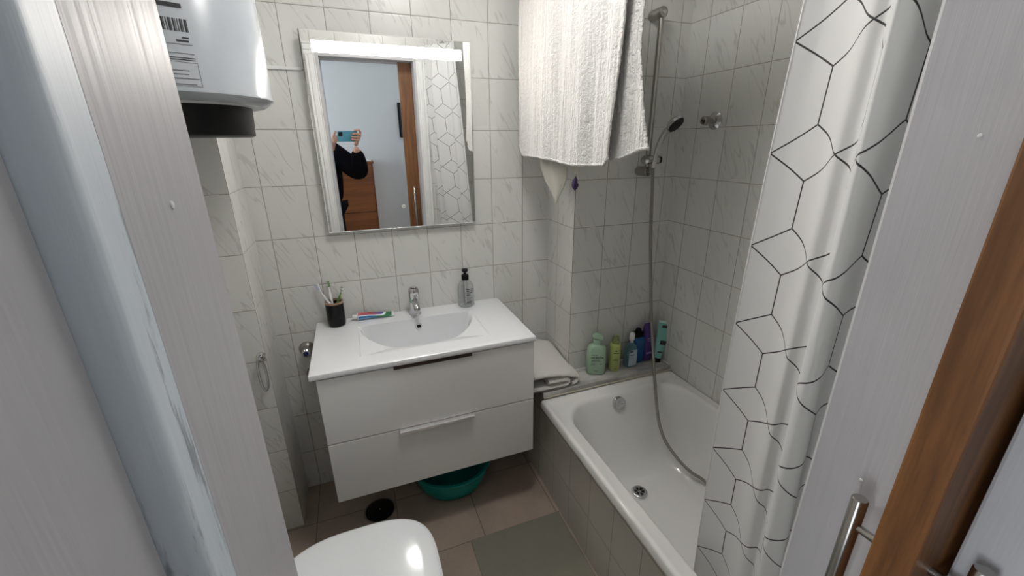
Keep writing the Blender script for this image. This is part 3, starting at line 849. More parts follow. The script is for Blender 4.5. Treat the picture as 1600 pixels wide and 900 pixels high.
bmx = loft([rrect(-.107, -1.00, z, h, .443-(.200-h), .008, 6) for z, h in ((.0005, .200), (.004, .200), (.0055, .198))])
mt = obj('bath_mat', bmx, mat_rug(), loc=(-.107, -1.0, 0)); tag(mt, 'flat grey-green bath mat on the floor along the tub apron', 'bath mat')

# ================================================================ SHOWER
sl = thing('shower_rail', 'vertical chrome shower rail on the tiled wall over the bath', 'shower rail', (.590, -.2546, 1.44))
xs_ = .590
obj('bar', cyl((xs_, -.312, 1.425), (xs_, -.312, 2.005), .0105, 24), M_chromeS, sl, smooth=60)
for z in (2.008, 1.430):
    b_ = obj('bracket', lathe([(.0, 0), (.019, 0), (.020, .004), (.020, .066), (.017, .071), (.0, .072)], (xs_, -.2546, z), (0, -1, 0), 28), M_chromeS, sl, smooth=40)
    obj('screw_cap', lathe([(.008, .072), (.007, .074), (.0, .0742)], (xs_, -.2546, z), (0, -1, 0), 16), M_chrome, b_)
sd = obj('slider', cyl((xs_-.010, -.318, 1.478), (xs_+.034, -.340, 1.478), .017, 24), M_chromeS, sl, smooth=40)
obj('slider_knob', lathe([(.015, 0), (.018, .004), (.018, .016), (.0, .018)], (xs_-.010, -.316, 1.478), (-1, -.5, 0), 24), M_chrome, sd, smooth=40)
obj('slider_cap', lathe([(.014, 0), (.013, .006), (.0, .007)], (xs_+.036, -.342, 1.478), (1, -.4, 0), 20), M_black, sd, smooth=40)
hp = Vector((.6, -.345, 1.452))
hsw = thing('hand_shower', 'chrome hand shower with a black face resting in the rail holder', 'hand shower', tuple(hp))
path = catmull([(.594, -.343, 1.448), (.598, -.348, 1.490), (.603, -.358, 1.540), (.612, -.374, 1.582), (.622, -.392, 1.606)], 6)
nn = len(path)
obj('handle', tube(path, .01, 16, rad=[.0095+.003*i/nn for i in range(nn)]), M_chrome, hsw, smooth=60)
hn = Vector((.22, -.70, -.68)).normalized(); hcn = Vector((.630, -.402, 1.617))
obj('head_shell', lathe([(.010, -.020), (.024, -.014), (.034, -.004), (.0365, .006), (.0355, .010)], hcn, hn, 36), M_chrome, hsw, smooth=50)
obj('spray_face', lathe([(.034, .0095), (.033, .0125), (.0, .0135)], hcn, hn, 36), M_black, hsw, smooth=40, label='black spray face')

bm = bmesh.new()
hpts = catmull([(.594, -.344, 1.446), (.601, -.345, 1.36), (.617, -.346, 1.16), (.643, -.347, .95), (.661, -.36, .754), (.646, -.42, .584), (.616, -.50, .43), (.597, -.56, .335), (.595, -.62, .272), (.619, -.68, .218), (.639, -.74, .193), (.658, -.80, .188), (.640, -.87, .165), (.612, -.97, .141), (.605, -1.08, .150), (.650, -1.17, .30), (.725, -1.215, .48), (.745, -1.22, .58)], 10)
hs = obj('shower_hose', tube(hpts, .0068, 12), M_hose, loc=(.594, -.344, 1.446), smooth=60)
uvl = hs.data.uv_layers.new(name='UVMap')
cum = [0]
for a, b in zip(hpts, hpts[1:]): cum.append(cum[-1]+(b-a).length)
for lp in hs.data.loops: uvl.data[lp.index].uv = (cum[min(lp.vertex_index//12, len(cum)-1)], 0)
tag(hs, 'long ribbed metal shower hose hanging down into the bath', 'hose')
tapb = thing('bath_tap', 'chrome bath tap on the right wall behind the curtain', 'tap', (.786, -1.22, .60))
obj('tap_body', cyl((.765, -1.30, .60), (.765, -1.14, .60), .02, 24), M_chrome, tapb, smooth=40)
obj('wall_mount', cyl((.786, -1.28, .60), (.765, -1.28, .60), .024, 24), M_chrome, tapb, smooth=40)
obj('wall_mount', cyl((.786, -1.16, .60), (.765, -1.16, .60), .024, 24), M_chrome, tapb, smooth=40)
obj('hose_outlet', cyl((.752, -1.22, .60), (.745, -1.22, .575), .010, 16), M_chrome, tapb, smooth=40)

sv = thing('wall_stopcock', 'chrome stopcock with a round plate on the right shower wall', 'valve', (.786, -.45, 1.625))
obj('wall_plate', lathe([(.034, 0), (.0335, .003), (.022, .010), (.013, .013)], (.786, -.45, 1.625), (-1, 0, 0), 36), M_chrome, sv, smooth=40)
obj('stem', cyl((.776, -.45, 1.625), (.742, -.45, 1.625), .011, 20), M_chromeS, sv, smooth=40)
obj('knob', lathe([(.014, 0), (.0165, .003), (.0165, .022), (.014, .026), (.006, .027), (.005, .023), (.0, .023)], (.748, -.45, 1.625), (-1, 0, 0), 12), M_chromeS, sv, smooth=30)

# curtain rail, curtain
RX, RZ2 = .112, 2.175
rod = thing('curtain_rail', 'white curtain rail spanning the bath above the hanging towel', 'curtain rail', (RX, -.78, RZ2))
obj('rail', cyl((RX, YD, RZ2), (RX, 0, RZ2), .0110, 20), M_white, rod, smooth=60)
for y, d in ((YD, 1), (0, -1)): obj('end_cap', lathe([(.022, 0), (.022, .006), (.014, .012)], (RX, y, RZ2), (0, d, 0), 24), M_white, rod, smooth=40)

cu = thing('shower_curtain', 'white shower curtain with black diamond line print gathered beside the door', 'shower curtain', (.11, -1.35, 0))
NS, NZ = 220, 70
ztop, zbot = 2.128, .215
CTRL = [(0, 0), (.010, -.045), (.004, -.092), (-.026, -.136), (-.022, -.160), (-.060, -.190), (-.118, -.226), (-.108, -.246), (-.068, -.240), (-.036, -.262), (-.052, -.284), (-.110, -.290), (-.150, -.302), (-.120, -.318), (-.070, -.318), (-.055, -.328), (-.105, -.333), (-.150, -.334)]
def cpath(t, z):
    """fold path of the curtain, t from the far free edge to the door wall"""
    k = 2.05 - z
    ex = .158 + .060*max(-.05, k); ey = -1.24 + .115*max(0, k) - .032*max(0, k)**2
    P_ = cfold
    f = t*(len(P_)-1); i = min(int(f), len(P_)-2); q = P_[i].lerp(P_[i+1], f-i)
    ys = (YD+.022 - ey)/(-.334)
    x = ex + q.x*(1 + .10*math.sin(2.1*k + .4)*min(1, t*3)) + .0035*math.sin(40*t + 3.1*k)*min(1, t*4)
    y = ey + q.y*ys + .003*math.sin(55*t - 4*k)*min(1, t*4)*min(1, (1-t)*8)
    if z > 1.85:                       # drawn together towards the rail
        m_ = min(1, (z-1.85)/.25); x = x + (.112 + (x-.10)*.75 - x)*m_*.6
    return Vector((x, y, z))
cfold = catmull([Vector((a, b_, 0)) for a, b_ in CTRL], 14)
bm = bmesh.new(); uvs = {}
uvlay = bm.loops.layers.uv.new('UVMap')
rowsV = []
for j in range(NZ+1):
    z = zbot + (ztop-zbot)*j/NZ
    pts = [cpath(i/NS, z) for i in range(NS+1)]
    s_ = 0; row = []
    for i, p in enumerate(pts):
        if i: s_ += (p-pts[i-1]).length
        zz = z + .003*math.sin(9*i/NS)*(1-j/NZ)
        v = bm.verts.new((p.x, min(max(p.y, YD+.012), -1.0), zz)); uvs[v] = (s_, z); row.append(v)
    rowsV.append(row)
for j in range(NZ):
    for i in range(NS):
        f = bm.faces.new((rowsV[j][i], rowsV[j][i+1], rowsV[j+1][i+1], rowsV[j+1][i]))
        for lp in f.loops: lp[uvlay].uv = uvs[lp.vert]
obj('fabric', bm, M_curtain, cu, smooth=180)
hem = tube([cpath(0, zbot+(ztop-zbot)*j/60) for j in range(61)], .0016, 6)
obj('hem', hem, plain('hem_thread', (.78, .78, .78), .7), cu)
for k in range(7):
    p = cpath(.04+k*.145, ztop-.012)
    yk = max(p.y, YD+.014)
    rp = [(RX+.0 + .0195*math.cos(t), yk, RZ2-.0075+.0215*math.sin(t)) for t in [2*PI*i/24 for i in range(24)]]
    rg_ = obj('curtain_ring', tube(rp, .0022, 8, closed=True), M_white, cu, smooth=60)
    obj('hook', tube(catmull([(RX, yk, RZ2-.029), (p.x*.5+RX*.5, yk, RZ2-.04), (p.x, p.y if p.y > YD+.014 else yk, ztop-.012)], 4), .0018, 8), M_white, rg_)

# ================================================================ HANGING TOWEL
tw = thing('bath_towel', 'large white terry towel hanging over the curtain rail', 'towel', (.11, -.5, 1.49))
def wav(y, z): return .008*math.sin(y*23+z*1.5) + .004*math.sin(y*51+1.3+z*4) + .0025*math.sin(y*90-z*7)
ztb = RZ2+.0125
def front(u, v):
    # u along the rail (0 = far edge), v from rail down to the hem
    y0 = -.112 + .012*math.sin(v*3.0); y1 = -.812 + .050*v**1.3
    y = y0 + (y1-y0)*u
    zb = 1.497 - .014*u + .006*math.sin(u*7) + (.045*max(0, 1-u/.06)**2) + .02*max(0, (u-.97)/.03)
    z = ztb + (zb-ztb)*v
    bulge = .022*math.sin(PI*min(1, v*1.0))*0 + .018*v
    x = RX - .0125 - .006*v - wav(y, z)*min(1, v*3)
    return Vector((x, y, z))
def back(u, v):
    y0 = -.120; y1 = -.838 + (.010*math.sin(v*3)) - .062*max(0, v-.66)/.34
    y = y0 + (y1-y0)*u
    zb = 1.500 + .030*smoothstep(.80, 1.0, u) + .004*math.sin(u*9)
    z = ztb + (zb-ztb)*v
    x = RX + .0125 + .006*v + .4*wav(y+.2, z)*min(1, v*3) - .004*v*max(0, (u-.9)/.1)
    return Vector((x, y, z))
def sheet(u, w):
    if w < .5:
        return back(u, 1-w/.47) if w < .47 else (back(u, 0) + (front(u, 0)-back(u, 0))*((w-.47)/.06) + Vector((0, 0, .006*math.sin(PI*(w-.47)/.06))))
    if w < .53: return back(u, 0) + (front(u, 0)-back(u, 0))*((w-.47)/.06) + Vector((0, 0, .006*math.sin(PI*(w-.47)/.06)))
    return front(u, (w-.53)/.47)
o = obj('terry_sheet', grid(220, 420, sheet), M_towel, tw, smooth=180)
md = o.modifiers.new('thickness', 'SOLIDIFY'); md.thickness = .006; md.offset = 0
tx = bpy.data.textures.new('terry_pile', 'CLOUDS'); tx.noise_scale = .009; tx.noise_depth = 2
md = o.modifiers.new('pile', 'DISPLACE'); md.texture = tx; md.strength = .0048; md.mid_level = .5; md.texture_coords = 'GLOBAL'
for nm, fn in (('hem', front), ('hem', back)):
    obj(nm, tube([fn(i/60, 1.0) for i in range(61)], .0052, 8), M_towel, tw, smooth=180)

# cloths hanging behind and below the towel
wc = thing('washcloth', 'small cream washcloth hanging below the large towel, left side', 'washcloth', (.15, -.25, 1.33))
def interp(tab, z):
    for (z0, a0_), (z1, a1_) in zip(tab, tab[1:]):
        if z <= z0 and z >= z1: return a0_ + (a1_-a0_)*(z0-z)/(z0-z1)
    return tab[-1][1] if z < tab[-1][0] else tab[0][1]
LT = [(2.18, -.17), (1.50, -.152), (1.45, -.165), (1.40, -.212), (1.365, -.262), (1.335, -.305), (1.322, -.312)]
RT = [(2.18, -.33), (1.52, -.370), (1.46, -.388), (1.42, -.388), (1.38, -.366), (1.345, -.332), (1.322, -.318)]
def cone(u, v):
    z = RZ2 + (1.322-RZ2)*v
    l, r = interp(LT, z), interp(RT, z)
    a = u*PI
    taper = min(1, (1-v)*6)
    return Vector((.164 - .026*math.sin(a)*taper + .006*math.sin(u*14)*taper, l + (r-l)*u, z + .012*math.sin(a)*taper*0))
o = obj('cloth', grid(40, 120, cone), M_cloth_w, wc, smooth=180)
md = o.modifiers.new('thickness', 'SOLIDIFY'); md.thickness = .003
wc2 = thing('face_cloth', 'second cream cloth with a dark purple tassel hanging below the large towel', 'cloth', (.15, -.47, 1.4))
def fl(u, v):
    z = RZ2 + (1.435-RZ2)*v + .05*(1-u)*v**3
    return Vector((.153 + .005*math.sin(u*9+v), -.375 - .13*u*(1-.0*v) - .01*v, z))
o = obj('cloth', grid(24, 40, fl), M_cloth_w, wc2, smooth=180)
md = o.modifiers.new('thickness', 'SOLIDIFY'); md.thickness = .003
obj('cord', tube([fl(1, 1), fl(1, 1)+Vector((0, .006, -.02)), (.147, -.494, 1.432)], .0012, 6), M_cloth_w, wc2)
obj('tassel', lathe([(.001, 0), (.009, .008), (.013, .018), (.010, .034), (.002, .048)], (.147, -.493, 1.388), (0, -.05, 1), 8), plain('purple_thread', (.045, .02, .09), .5), wc2, label='dark purple tassel')

# ================================================================ FOLDED TOWEL ON THE LEDGE
ft = thing('folded_towel', 'folded white towel lying on the marble ledge between vanity and bottles', 'towel', (.17, -.2, .503))
rib = catmull([(.15, .541), (.215, .540), (.240, .535), (.246, .526), (.235, .517), (.20, .5145), (.10, .5145), (.065, .518), (.050, .530), (.046, .548), (.060, .564), (.10, .574), (.16, .572), (.22, .563), (.265, .551), (.292, .538), (.297, .524), (.285, .5145), (.262, .5130)], 5)
def ft_x(p, s): return p
rings = []
T = .0105
NY = 30
left, right = [], []
for i, p in enumerate(rib):
    d = (rib[min(i+1, len(rib)-1)] - rib[max(i-1, 0)]).normalized(); n = Vector((-d.y, d.x))
    left.append(p + n*T); right.append(p - n*T)
outl = left + right[::-1]
for j in range(NY+1):
    t = j/NY; y = -.030 - .335*t
    ew = min(1, t/.05, (1-t)/.05); ew = math.sqrt(1-(1-ew)**2)
    ring = []
    for k, q in enumerate(outl):
        pc = (left+right[::-1])[k]; m_ = rib[k] if k < len(rib) else rib[2*len(rib)-1-k]
        qq = m_ + (pc-m_)*(.35+.65*ew)
        lift = 1.12 + .30*(1-t) * (1 if qq.y > .545 else .2)
        xx = .010 + (qq.x-.030)*(1.06 - .04*t) + .004*math.sin(t*9+qq.x*20) - .01*t
        if xx > .283 - .012: 
            xx = xx if y < -.27 else min(xx, .277)
        xx = max(xx, .0165)
        zz = .5035 + (qq.y-.5035)*lift + .0025*math.sin(t*14+qq.x*40)*(qq.y-.50)*20*.3
        ring.append(Vector((xx, y - .02*math.sin(qq.x*9), max(.5035, zz))))
    rings.append(ring)
o = obj('terry_folds', loft(rings), M_towel2, ft, smooth=60)
md = o.modifiers.new('pile', 'DISPLACE'); md.texture = tx; md.strength = .002; md.mid_level = .9; md.texture_coords = 'GLOBAL'

# ================================================================ BOTTLES ON THE LEDGE
ZL = .502
def text(s, size, m, parent, p, rz, name='lettering', ax=0, name_label=None):
    cv = bpy.data.curves.new(name, 'FONT'); cv.body = s; cv.size = size; cv.extrude = .00025; cv.align_x = 'CENTER'; cv.align_y = 'CENTER'
    cv.offset = .0003
    to = bpy.data.objects.new('tmp_text', cv); C.objects.link(to)
    dg = bpy.context.evaluated_depsgraph_get()
    me = bpy.data.meshes.new_from_object(to.evaluated_get(dg))
    bpy.data.objects.remove(to)
    me.transform(Matrix.Translation(Vector(p)-ORI[parent.name]) @ Matrix.Rotation(rz, 4, 'Z') @ Matrix.Rotation(PI/2, 4, 'X'))
    me.materials.append(m)
    o = bpy.data.objects.new(name, me); C.objects.link(o); o.parent = parent; ORI[o.name] = ORI[parent.name]
    return o
def bars(parent, p, rz, rows, m, name='printed_line'):
    """rows of (dx, dz, width, height) small illegible print, as thin plates"""
    Mz = Matrix.Translation(Vector(p)) @ Matrix.Rotation(rz, 4, 'Z')
    for dx, dz, w, h in rows:
        b2 = bmesh.new(); box(dx-w/2, dx+w/2, -.0003, .0003, dz-h/2, dz+h/2, b2)
        for v in b2.verts: v.co = Mz @ v.co
        obj(name, b2, m, parent)
def rotz(bm, c, a):
    R_ = Matrix.Translation(Vector(c)) @ Matrix.Rotation(a, 4, 'Z') @ Matrix.Translation(-Vector(c))
    for v in bm.verts: v.co = R_ @ v.co
    return bm
BG = 'toiletry bottles on the marble ledge'
# 1 big pale green pump bottle
c = (.403, -.308, ZL); ra = math.radians(-22)
g = thing('lotion_bottle', 'large pale green pump bottle, leftmost on the marble ledge', 'bottle', c, BG)
M_g1 = plain('pale_green_plastic', (.36, .52, .38), .32)
bm = loft([rrect(c[0], c[1], ZL+z, hx, hy, r) for z, hx, hy, r in ((0, .040, .024, .018), (.004, .0445, .028, .022), (.125, .0445, .028, .022), (.140, .040, .025, .022), (.148, .028, .020, .018), (.151, .015, .015, .0145), (.158, .0145, .0145, .014))])
obj('bottle_body', rotz(bm, c, ra), M_g1, g, smooth=50)
bm = lathe([(.016, .157), (.0165, .172), (.015, .176), (.007, .177), (.007, .190)], c, n=24)
pm = obj('pump', bm, M_g1, g, smooth=40)
bm = loft([rrect(c[0]+.006, c[1]-.0, ZL+z, hx, hy, .009, 8) for z, hx, hy in ((.184, .024, .015), (.188, .0265, .017), (.201, .024, .0155), (.207, .014, .009))])
for v in bm.verts: v.co.z -= .35*max(0, v.co.x-c[0])
obj('pump_head', rotz(bm, c, ra), M_g1, pm, smooth=50)
fy = Matrix.Rotation(ra, 4, 'Z') @ Vector((0, -.0283, 0))
text('HIDRATA', .0140, M_ink, g, (c[0]+fy.x, c[1]+fy.y, ZL+.092), ra)
bars(g, (c[0]+fy.x*1.006, c[1]+fy.y*1.006, ZL), ra, ((-.012, .106, .030, .0022), (-.008, .079, .036, .0028), (-.002, .073, .048, .0024), (-.018, .060, .020, .0018), (-.018, .055, .020, .0018), (.020, .059, .009, .004), (-.002, .022, .016, .002)), M_inkg)
# 2 slim yellow green bottle
c = (.500, -.318, ZL); ra = math.radians(-22)
g = thing('body_spray_bottle', 'slim yellow-green bottle with a clear cap, second from the left on the ledge', 'bottle', c, BG)
M_y = plain('yellow_green_plastic', (.42, .48, .16), .3)
obj('bottle_body', lathe([(.022, 0), (.0265, .004), (.0265, .132), (.023, .140), (.013, .143), (.012, .148)], c, n=32), M_y, g, smooth=50)
obj('pump_core', lathe([(.010, .148), (.010, .156), (.006, .158), (.006, .170), (.0, .171)], c, n=20), M_y, g, smooth=50)
obj('clear_cap', lathe([(.0175, .143), (.0175, .165), (.012, .183), (.0, .186), ], c, n=28, cap0=False), clearmat('clear_green_cap', (.45, .52, .22), .75), g, smooth=50)
fy = Vector((math.sin(math.radians(22)), -math.cos(math.radians(22)), 0))*-1
fyv = Vector((-.0268*math.sin(-ra)*1.0, -.0268*math.cos(ra), 0))
bars(g, Vector(c)+fyv*1.01, ra, ((0, .113, .006, .008), (0, .101, .026, .0036), (0, .070, .014, .002), (0, .064, .026, .003), (0, .018, .012, .0016)), plain('dark_green_print', (.05, .09, .03), .5))
# 3 clear teal pump bottle
c = (.598, -.312, ZL)
g = thing('micellar_bottle', 'transparent blue-green bottle with a white pump head in the middle of the ledge', 'bottle', c, BG)
obj('bottle_body', loft([rrect(c[0], c[1], ZL+z, hx, hy, r) for z, hx, hy, r in ((0, .030, .018, .014), (.004, .033, .021, .018), (.085, .032, .021, .018), (.108, .025, .018, .016), (.122, .012, .012, .0115), (.127, .011, .011, .0105))]),
    clearmat('clear_aqua', (.20, .38, .46), .62), g, smooth=50)
obj('liquid', loft([rrect(c[0], c[1], ZL+z, hx, hy, r) for z, hx, hy, r in ((.004, .028, .017, .014), (.008, .0305, .0185, .016), (.046, .0305, .0185, .016))]), plain('teal_liquid', (.03, .22, .26), .1), g, smooth=50)
p3 = obj('pump_stem', lathe([(.009, .126), (.009, .130), (.0035, .131), (.0035, .142)], c, n=20), M_white, g, smooth=50)
obj('pump_head', lathe([(.0, .138), (.011, .138), (.013, .142), (.0125, .170), (.008, .178), (.0, .179)], c, n=24), M_white, g, smooth=50)
bars(g, (c[0]-.002, c[1]-.0216, ZL), 0, ((0, .050, .046, .085),), plain('pale_blue_label', (.42, .50, .58), .5), 'label_panel')
bars(g, (c[0]-.002, c[1]-.0222, ZL), 0, ((-.010, .102-.016, .020, .008), (-.004, .066, .024, .003)), M_ink)
# 4 blue bottle black cap
c = (.655, -.290, ZL)
g = thing('shampoo_bottle', 'bright blue shampoo bottle with a black top behind the clear bottle', 'bottle', c, BG)
obj('bottle_body', loft([rrect(c[0], c[1], ZL+z, hx, hy, r) for z, hx, hy, r in ((0, .027, .019, .015), (.004, .030, .022, .018), (.120, .031, .022, .018), (.134, .028, .020, .018), (.140, .015, .015, .014))]),
    plain('royal_blue_plastic', (.005, .085, .26), .25), g, smooth=50)
obj('cap', loft([rrect(c[0]-.006, c[1], ZL+z, hx, hy, .008) for z, hx, hy in ((.139, .025, .016), (.142, .026, .017), (.162, .025, .017), (.165, .015, .012), (.180, .012, .010), (.183, .009, .008))]), M_black, g, smooth=40)
# 5 purple
c = (.708, -.289, ZL)
g = thing('conditioner_bottle', 'purple bottle beside the shower hose on the ledge', 'bottle', c, BG)
M_p = plain('purple_plastic', (.075, .04, .20), .25)
obj('bottle_body', loft([rrect(c[0], c[1], ZL+z, hx, hy, r) for z, hx, hy, r in ((0, .025, .018, .014), (.004, .0275, .021, .018), (.06, .029, .022, .018), (.15, .028, .020, .017), (.180, .024, .013, .010), (.198, .023, .006, .004))]), M_p, g, smooth=50)
bars(g, (c[0], c[1]-.0225, ZL), 0, ((0, .125, .030, .004), (.002, .112, .024, .0025), (0, .045, .030, .010)), plain('lilac_print', (.25, .2, .42), .4))
# 6 aqua tube standing on a black cap, leaning on the corner
c = (.748, -.328, ZL)
g = thing('cream_tube', 'aqua squeeze tube standing on its black cap in the ledge corner', 'tube', c, BG, rot=(math.radians(-5), math.radians(9), math.radians(-20)))
rings = []
for t in [i/12 for i in range(13)]:
    z = .022 + .182*t
    rings.append([Vector(((.019+.017*t)*math.cos(a), (.017*(1-t**1.5)+.0012)*math.sin(a), z)) for a in [2*PI*k/28 for k in range(28)]])
obj('tube_body', loft(rings), plain('aqua_plastic', (.22, .52, .46), .35), g, smooth=50)
obj('crimp', box(-.036, .036, -.0015, .0015, .202, .214), plain('pale_aqua_seal', (.62, .78, .74), .4), g)
obj('cap', lathe([(.018, .0), (.0185, .002), (.0175, .022), (.0, .0225)], (0, 0, 0), n=28), M_black, g, smooth=40)
for dx, dz, w, h, yy in ((.006, .186, .046, .014, -.0068), (.004, .105, .030, .022, -.0140), (-.002, .055, .024, .007, -.0175)):
    obj('label_block', box(dx-w/2, dx+w/2, yy-.0006, yy, dz-h/2, dz+h/2), M_ink, g)

# ================================================================ CEILING LAMP
cl = thing('ceiling_lamp', 'round white ceiling lamp above the bathroom floor', 'ceiling lamp', (-.24, -.86, Z))
obj('lamp_base', lathe([(.15, 0), (.15, .02), (.13, .03)], (-.24, -.86, Z), (0, 0, -1), 40), M_white, cl, smooth=40)
obj('lamp_glass', lathe([(.125, .028), (.125, .045), (.10, .07), (.05, .085), (.0, .09)], (-.24, -.86, Z), (0, 0, -1), 40), emis('lamp_glow', (1.0, .98, .955), 23), cl, smooth=50)

# ================================================================ HALL: cabinet, picture, box
cab = thing('shoe_cabinet', 'tall brown wooden shoe cabinet with flap doors against the hall wall', 'cabinet', (-.62, -2.85, 0))
bm = box(-.93, -.325, -2.945, -2.765, 0, 1.262); box(-.94, -.315, -2.948, -2.755, 1.262, 1.282, bm)
obj('carcass', bm, M_brownwood, cab)
for z0, z1 in ((1.155, 1.255), (.79, 1.147), (.43, .782), (.07, .422)):
    bev(obj('flap_door', box(-.915, -.340, -2.765, -2.749, z0, z1), M_brownwood, cab), .002, 2)
bxx = obj('paper_box', box(-.42, -.335, -2.86, -2.77, 1.282, 1.302), M_white, loc=(-.38, -2.81, 1.282)); tag(bev(bxx, .003), 'small flat white box on top of the shoe cabinet', 'box')
pic = thing('picture_frame', 'dark framed picture on the hall wall beside the pine door', 'picture', (.17, -2.95, 1.4))
obj('frame', box(-.015, .40, -2.949, -2.925, 1.50, 1.83), M_black, pic); obj('canvas', box(.0, .385, -2.925, -2.922, 1.515, 1.815), plain('dark_canvas', (.03, .03, .035), .6), pic)

# ================================================================ PERSON with phone (seen in the mirror)
CAM = Vector((-.5877, -1.8064, 1.5455))
MR = Matrix(((0.93458757, 0.33342469, 0.12399216), (-0.35564616, 0.88347253, 0.30494605), (-0.00786712, -0.32909612, 0.94426365)))
def cl_(r, f, u): return CAM + MR @ Vector((r, f, u))
ph = thing('phone', 'phone in a light blue case held up sideways in both hands', 'phone', tuple(cl_(.052, -.012, -.014)))
M_phone = plain('light_blue_case', (.10, .34, .46), .4)
def local_box(r0, r1, f0, f1, u0, u1, rad=.008):
    ring = lambda f, i: [cl_(p.x, f, p.y) for p in rrect((r0+r1)/2, (u0+u1)/2, 0, (r1-r0)/2-i, (u1-u0)/2-i, rad, 6)]
    return loft([ring(f0, .001), ring(f0+.001, 0), ring(f1-.001, 0), ring(f1, .001)])
obj('phone_case', local_box(-.022, .130, -.020, -.010, -.054, .026, .010), M_phone, ph, smooth=40)
obj('screen', local_box(-.018, .126, -.0207, -.0200, -.050, .022, .007), M_black, ph)
cm = obj('camera_bump', local_box(-.017, .014, -.0100, -.0075, -.012, .021, .007), plain('dark_camera_glass', (.015, .015, .02), .15), ph, smooth=40)
for r, u in ((-.009, .013), (-.009, -.004), (.006, .005)):
    obj('lens', lathe([(.006, 0), (.0055, .0012), (.0, .0013)], cl_(r, -.0075, u), MR @ Vector((0, 1, 0)), 20), M_dark, cm)

person = thing('person', 'person in black clothes holding up a phone in the hallway mirror view', 'person', (-.82, -2.16, 0))
def skin(verts, edges, radii, root=0, lv=2):
    me = bpy.data.meshes.new('sk'); me.from_pydata([tuple(v) for v in verts], edges, [])
    o = bpy.data.objects.new('sk', me); C.objects.link(o)
    o.modifiers.new('s', 'SKIN')
    for i, r in enumerate(radii):
        d = me.skin_vertices[0].data[i]
        d.radius = (r, r) if isinstance(r, (int, float)) else r
        d.use_root = (i == root)
    s = o.modifiers.new('u', 'SUBSURF'); s.levels = lv; s.render_levels = lv
    dg = bpy.context.evaluated_depsgraph_get(); dg.update()
    m2 = bpy.data.meshes.new_from_object(o.evaluated_get(dg))
    bpy.data.objects.remove(o)
    return m2
SH = Vector((-.83, -2.15, 0))
J = dict(pel=(-.795, -2.17, .96), wst=(-.795, -2.16, 1.10), chs=(-.805, -2.15, 1.28), nck=(-.805, -2.14, 1.455), hed=(-.795, -2.115, 1.53),
    rs=(-.655, -2.13, 1.405), re=(-.468, -1.985, 1.235), rw=(-.492, -1.888, 1.462), ls=(-1.005, -2.13, 1.405), le=(-.860, -1.965, 1.215), lw=(-.672, -1.880, 1.430),
    rh=(-.735, -2.17, .92), rk=(-.73, -2.13, .50), ra=(-.73, -2.18, .08), rt=(-.725, -2.06, .03), lh=(-.925, -2.17, .92), lk=(-.94, -2.14, .50), la=(-.95, -2.18, .08), lt=(-.96, -2.06, .03))
names = list(J); ix = {n: i for i, n in enumerate(names)}
edges = [('pel', 'wst'), ('wst', 'chs'), ('chs', 'nck'), ('nck', 'hed'), ('chs', 'rs'), ('rs', 're'), ('re', 'rw'), ('chs', 'ls'), ('ls', 'le'), ('le', 'lw'), ('pel', 'rh'), ('rh', 'rk'), ('rk', 'ra'), ('ra', 'rt'), ('pel', 'lh'), ('lh', 'lk'), ('lk', 'la'), ('la', 'lt')]
rad = dict(pel=(.13, .10), wst=(.12, .09), chs=(.14, .10), nck=.052, hed=.05, rs=.055, re=.040, rw=.026, ls=.055, le=.040, lw=.026, rh=.085, rk=.055, ra=.036, rt=.030, lh=.085, lk=.055, la=.036, lt=.030)
body = bmesh.new()
body.from_mesh(skin([J[n] for n in names], [(ix[a], ix[b]) for a, b in edges], [rad[n] for n in names], 0))
# hands: palm + fingers, in the camera-aligned frame (r, f, u)
def hand(wr, palm, fingers, thumb):
    V_ = [wr, cl_(*palm[0]), cl_(*palm[1])]
    body.from_mesh(skin(V_, [(0, 1), (1, 2)], [.023, (.030, .015), (.026, .013)], 0))
    for f in fingers:
        pts = [cl_(*palm[1])] + [cl_(*p) for p in f]
        body.from_mesh(skin(pts, [(i, i+1) for i in range(len(pts)-1)], [.009, .0092, .0088, .0078][:len(pts)], 0, 2))
    pts = [cl_(*palm[0])] + [cl_(*p) for p in thumb]
    body.from_mesh(skin(pts, [(i, i+1) for i in range(len(pts)-1)], [.012, .0105, .0100, .0085][:len(pts)], 0, 2))
hand(Vector(J['rw']), ((.128, -.020, -.052), (.142, -.010, -.022)),
     (((.152, -.006, .020), (.138, -.002, .040), (.098, -.004, .036)), ((.152, 0, .002), (.118, .001, .012), (.080, -.001, .008)), ((.150, 0, -.016), (.116, .001, -.014), (.076, -.001, -.012)), ((.144, 0, -.036), (.112, .001, -.036), (.078, -.001, -.030))),
     ((.138, -.034, -.020), (.118, -.034, -.010), (.092, -.030, -.006)))
hand(Vector(J['lw']), ((-.052, -.040, -.088), (-.050, -.026, -.056)),
     (((-.052, -.016, -.018), (-.044, -.010, .012), (-.030, -.012, .028)), ((-.046, -.012, -.030), (-.036, -.006, -.012), (-.028, -.010, -.004)), ((-.042, -.012, -.042), (-.032, -.006, -.030), (-.026, -.010, -.020)), ((-.040, -.012, -.056), (-.028, -.008, -.048), (-.020, -.011, -.040))),
     ((-.046, -.042, -.046), (-.030, -.036, -.030), (-.012, -.030, -.022)))
